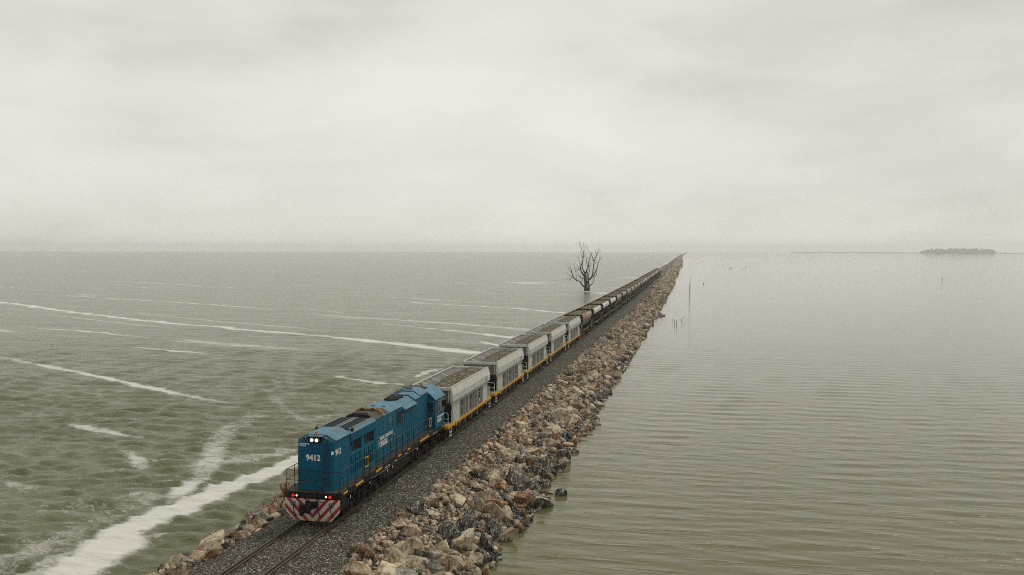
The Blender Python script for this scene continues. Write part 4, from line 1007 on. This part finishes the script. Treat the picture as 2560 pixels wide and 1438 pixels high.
for i, k in enumerate(order):
    o = dw[k] if k not in usedk else copy_tree(dw[k]); usedk.add(k)
    place(o, 130.75+i*14.35)
    tag(o, '%s, %s behind the last grey hopper' % (DESC[k], CN[i]), 'ballast wagon', 'dark ballast wagons')

# ------------------------------------------------------------------ dead tree, poles and sticks
T = empty('dead_tree', (-22.7, 332.6, WATER), 0, 'bare dead tree with two stems standing in the water beyond the train', 'tree')
K = 334/2250/9.583; rtv = Vector((math.cos(YAW), math.sin(YAW), 0)); dpv = Vector((-math.sin(YAW), math.cos(YAW), 0))
def tp(u, v_, d): return rtv*((u-625)*K)+Vector((0, 0, (1312-v_)*K))+dpv*d
tg = random.Random(3)
def limb(mb, pts, d0=0, sp=1.2, twigs=True):
    P = []; d = d0; n = len(pts)
    for i, (u, v_, r_) in enumerate(pts):
        if i: d += tg.uniform(-.5, .5)*sp+.25*d0/n
        P.append(tp(u, v_, d))
    mb.tube(P, [max(.028, r_*K*1.05) for _, _, r_ in pts], 7)
    if twigs:
        for i in range(1, n):
            for _ in range(3):
                if pts[i][2] > 12: continue
                a = P[i-1].lerp(P[i], tg.random()); l_ = tg.uniform(.5, 1.5)
                q = a+Vector((tg.uniform(-.8, .8), tg.uniform(-.8, .8), tg.uniform(.1, 1)))*l_*.6; q2 = q+Vector((tg.uniform(-.4, .4), tg.uniform(-.4, .4), tg.uniform(.3, 1)))*l_*.6
                mb.tube([a, q, q2], [.028, .02, .010], 4)
mb = MB(); limb(mb, [(622, 1345, 50), (625, 1200, 39), (615, 1100, 35), (600, 1000, 38), (605, 930, 30), (612, 890, 22)], 0, .1, False); mb.build('trunk', BARK, T, smooth=True)
mb = MB(); limb(mb, [(697, 1345, 24), (700, 1200, 19), (692, 1120, 15), (690, 1000, 10), (705, 850, 7), (700, 760, 6), (730, 650, 3)], .9, .2); mb.build('trunk', BARK, T, smooth=True)
LIMBS = [
 ([[(600,1220,22),(540,1190,17),(500,1130,14),(480,1085,13),(410,1075,12),(370,1040,12),(320,990,11),(290,900,9),(260,800,6),(230,690,3),(225,650,1.5)],
   [(290,900,5),(235,840,4),(190,750,2.5),(150,670,1.2)],[(300,985,5),(240,950,4),(190,905,2),(170,890,1)],[(310,990,4),(265,1010,3),(220,1035,2),(90,1055,1)],[(250,1020,2),(245,1070,1.5),(250,1110,1)],
   [(400,1060,4),(395,960,3),(390,880,2),(375,830,1)]], -1.0),
 ([[(592,960,26),(540,900,19),(500,830,15),(490,750,12),(500,700,12),(535,660,11),(545,580,10),(560,470,8),(570,350,7),(565,250,4),(555,180,2)],
   [(550,560,5),(530,500,4),(505,430,3),(480,395,1.5)],[(560,400,6),(530,340,5),(500,260,4),(465,215,3),(432,180,2)],[(480,225,2.5),(472,170,1.5),(470,150,1)],[(575,520,4),(610,440,3),(650,365,1.5)],
   [(515,680,5),(480,620,3),(450,560,2),(432,500,1.2)]], .8),
 ([[(490,790,9),(440,800,8),(400,835,6),(370,855,5),(350,790,3),(320,660,1.5)],[(440,790,4),(410,750,2),(390,680,1)]], -1.5),
 ([[(605,900,22),(560,830,14),(535,770,11),(530,690,9),(545,600,8)]], 0.2),
 ([[(612,910,22),(640,820,15),(680,740,12),(690,640,11),(700,540,9),(740,470,6),(765,400,3)],[(670,740,8),(640,670,7),(635,580,5),(633,520,2.5)],[(660,860,8),(665,960,9),(668,1060,9)]], 1.0),
 ([[(552,1010,13),(500,1010,9),(450,960,6),(420,915,3)],[(500,1000,4),(480,960,3),(465,890,1.5)],[(540,1010,6),(530,1080,6),(520,1130,6)]], -1.8),
 ([[(640,1150,25),(700,1050,19),(760,990,16),(790,900,13),(800,780,12),(810,680,11),(825,600,10),(850,530,8),(880,450,6),(915,380,4),(940,295,2)],
   [(825,610,8),(790,545,7),(760,460,6),(700,380,4),(645,280,2.5),(635,225,1.5)],[(870,440,5),(855,380,3),(852,330,1.5)],[(890,440,4),(950,370,2),(980,340,1)],[(820,680,4),(860,655,3),(885,630,1.5)],[(820,610,6),(795,590,3),(750,570,2)]], .6),
 ([[(780,975,13),(820,940,13),(850,860,11),(890,770,9),(910,670,7),(940,590,5),(970,545,4),(1000,535,2)],[(955,560,2),(950,510,1)],[(890,770,3),(880,850,3),(878,930,2)]], 1.6),
 ([[(705,1200,12),(770,1150,8),(810,1060,6),(820,970,4),(815,900,2)],[(690,1060,7),(770,1020,5),(840,970,4),(880,940,3),(915,950,1.5)],[(700,850,5),(720,760,3),(750,650,1.5)]], -.8)]
for lines, d0 in LIMBS:
    mb = MB()
    for ln in lines: limb(mb, ln, d0*.3, .7)
    mb.build('limb', BARK, T, smooth=True)
def pole(name, x, y, h, r0, lean, label, cat, group=None, bend=0):
    mb = MB(); mb.tube([(0, 0, -1), (lean*.3, 0, h*.35), (lean*.62+bend, .02, h*.7), (lean, 0, h)], [r0, r0, r0*.9, r0*.7], 7)
    o = mb.build(name, STICK, None, smooth=True); o.location = (x, y, WATER); return tag(o, label, cat, group)
pole('pole', 15.4, 282.8, 4.9, .07, .02, 'nearer of two tall thin poles standing in the calm water', 'pole', 'tall poles in the calm water')
pole('pole', 15.1, 345.0, 5.8, .08, -.02, 'farther of two tall thin poles standing in the calm water', 'pole', 'tall poles in the calm water')
pole('stick', 13.5, 186, .9, .045, -.05, 'short upright stick in the water, left of the pair below the poles', 'stick', 'sticks in the calm water')
pole('stick', 13.9, 184, 1.1, .05, .05, 'slightly taller upright stick in the water, right of the pair', 'stick', 'sticks in the calm water')
pole('stick', 14.5, 195, .95, .05, .85, 'slanting bent stick leaning right out of the calm water', 'stick', 'sticks in the calm water', .1)
pole('stick', 12.7, 196, .35, .04, .1, 'tiny stub of stick nearest the rocks in the calm water', 'stick', 'sticks in the calm water')
x_, y_ = _ray(2355, 703, WATER); pole('stake', x_, y_, 2.3, .13, .05, 'lone short stake far out on the right in calm water', 'stake')
for u, v_, s_, lab in ((1759, 710, .8, 'small dark stump in calm water right of the tall poles'), (1807, 663.5, 1.2, 'distant dark stump far out in the calm water, alone'), (1823, 672, 1.0, 'left stump of a small distant pair on the calm water'), (1829, 672, 1.2, 'right stump of a small distant pair on the calm water'),
                       (1857, 672, .9, 'nearer distant stump near the right group on the lake'), (1863, 669, 1.1, 'farther distant stump near the right group on the lake'), (1626, 647.5, 1.3, 'dark speck of stump on the lake left of the causeway'), (1555, 665.5, .9, 'dark stump in the water between dead tree and train')):
    x_, y_ = _ray(u, v_, WATER); h = s_*.9
    mb = MB(); mb.tube([(0, 0, -.6), (.05, 0, h*.4), (.22*s_, 0, h)], [.22*s_, .20*s_, .10*s_], 7); mb.tube([(.02, 0, h*.3), (-.3*s_, 0, h*.6)], [.1*s_, .05*s_], 5)
    o = mb.build('stump', STICK); o.location = (x_, y_, WATER); tag(o, lab, 'stump', 'stumps out in the lake')

# ------------------------------------------------------------------ far shore and wood
FARG = mat('far_land', (.20, .20, .17), .9, var=.3, scale=.01)
hd = np.radians(np.arange(5.5, 62, .12)); n = len(hd)
hr = 7250-700*np.clip((np.degrees(hd)-2)/5, 0, 1)-1050*np.clip((np.degrees(hd)-8)/4.5, 0, 1)
base = np.clip((np.degrees(hd)-1.5)/6, 0, 1)*(1-.55*np.clip((np.degrees(hd)-8)/4, 0, 1))
top = .2+3*base+(.5+5*base)*np.clip(vnoise(hd*60, hd*0+3, 4, 4)+.15, 0, 1)
V = []; 
for rr_, zz in ((hr, np.full(n, WATER-.4)), (hr+4, top*.25+WATER), (hr+90, top+WATER), (hr+1500, top+WATER+1)):
    V.append(np.c_[CX+np.sin(hd)*rr_, np.cos(hd)*rr_, zz])
V = np.concatenate(V); I, J = np.meshgrid(np.arange(3), np.arange(n-1), indexing='ij')
F = np.stack([I*n+J, I*n+J+1, (I+1)*n+J+1, (I+1)*n+J], -1).reshape(-1, 4)
tag(np_mesh('far_shore', V, F, FARG), kind='structure')
WOODF = mat('far_foliage', (.12, .14, .12), .9, var=.4, scale=.05)
Vs = []; Fs = []; off = 0; g2 = np.random.default_rng(8)
for i in range(420):
    t = g2.random(); az_ = R(12.75+t*3.75); rad = 5600+g2.uniform(-60, 100)
    hmax = 30*min(1, (t+.02)*5)**.6*min(1, (1.03-t)*9)**.5*(.86+.14*float(vnoise(np.array(t*14), np.array(1.), 3, 3)))+9
    hmax *= .72; s_ = g2.uniform(5, 9.5); z = g2.uniform(.3, 1)*hmax-s_*.5
    W, F = rock_geo(ICO1, g2, (s_*1.5, s_*1.5, s_*1.3), 9); W = W*(1+.15*g2.normal(size=(len(W), 1)))
    Vs.append(W+np.array((CX+math.sin(az_)*rad, math.cos(az_)*rad, max(z, 2)+WATER))); Fs.append(F+off); off += len(W)
o = np_mesh('far_wood', np.concatenate(Vs), np.concatenate(Fs), WOODF); tag(o, 'far-off wood on the shore, fading in the haze at the right', 'wood', kind='stuff')

# ------------------------------------------------------------------ haze
hz = MB().box(-10500, 10500, -10500, 10500, -6, 48).build('haze', bpy.data.materials.new('haze_air')); m = hz.data.materials[0]; m.use_nodes = True
nt = NT(m.node_tree); nt.n.remove(m.node_tree.nodes['Principled BSDF'])
pv = nt.new('ShaderNodeVolumePrincipled'); pv.inputs['Color'].default_value = (.995, .995, .99, 1); pv.inputs['Density'].default_value = .00020; pv.inputs['Anisotropy'].default_value = .55
nt.l.new(pv.outputs[0], m.node_tree.nodes['Material Output'].inputs['Volume']); tag(hz, kind='stuff')
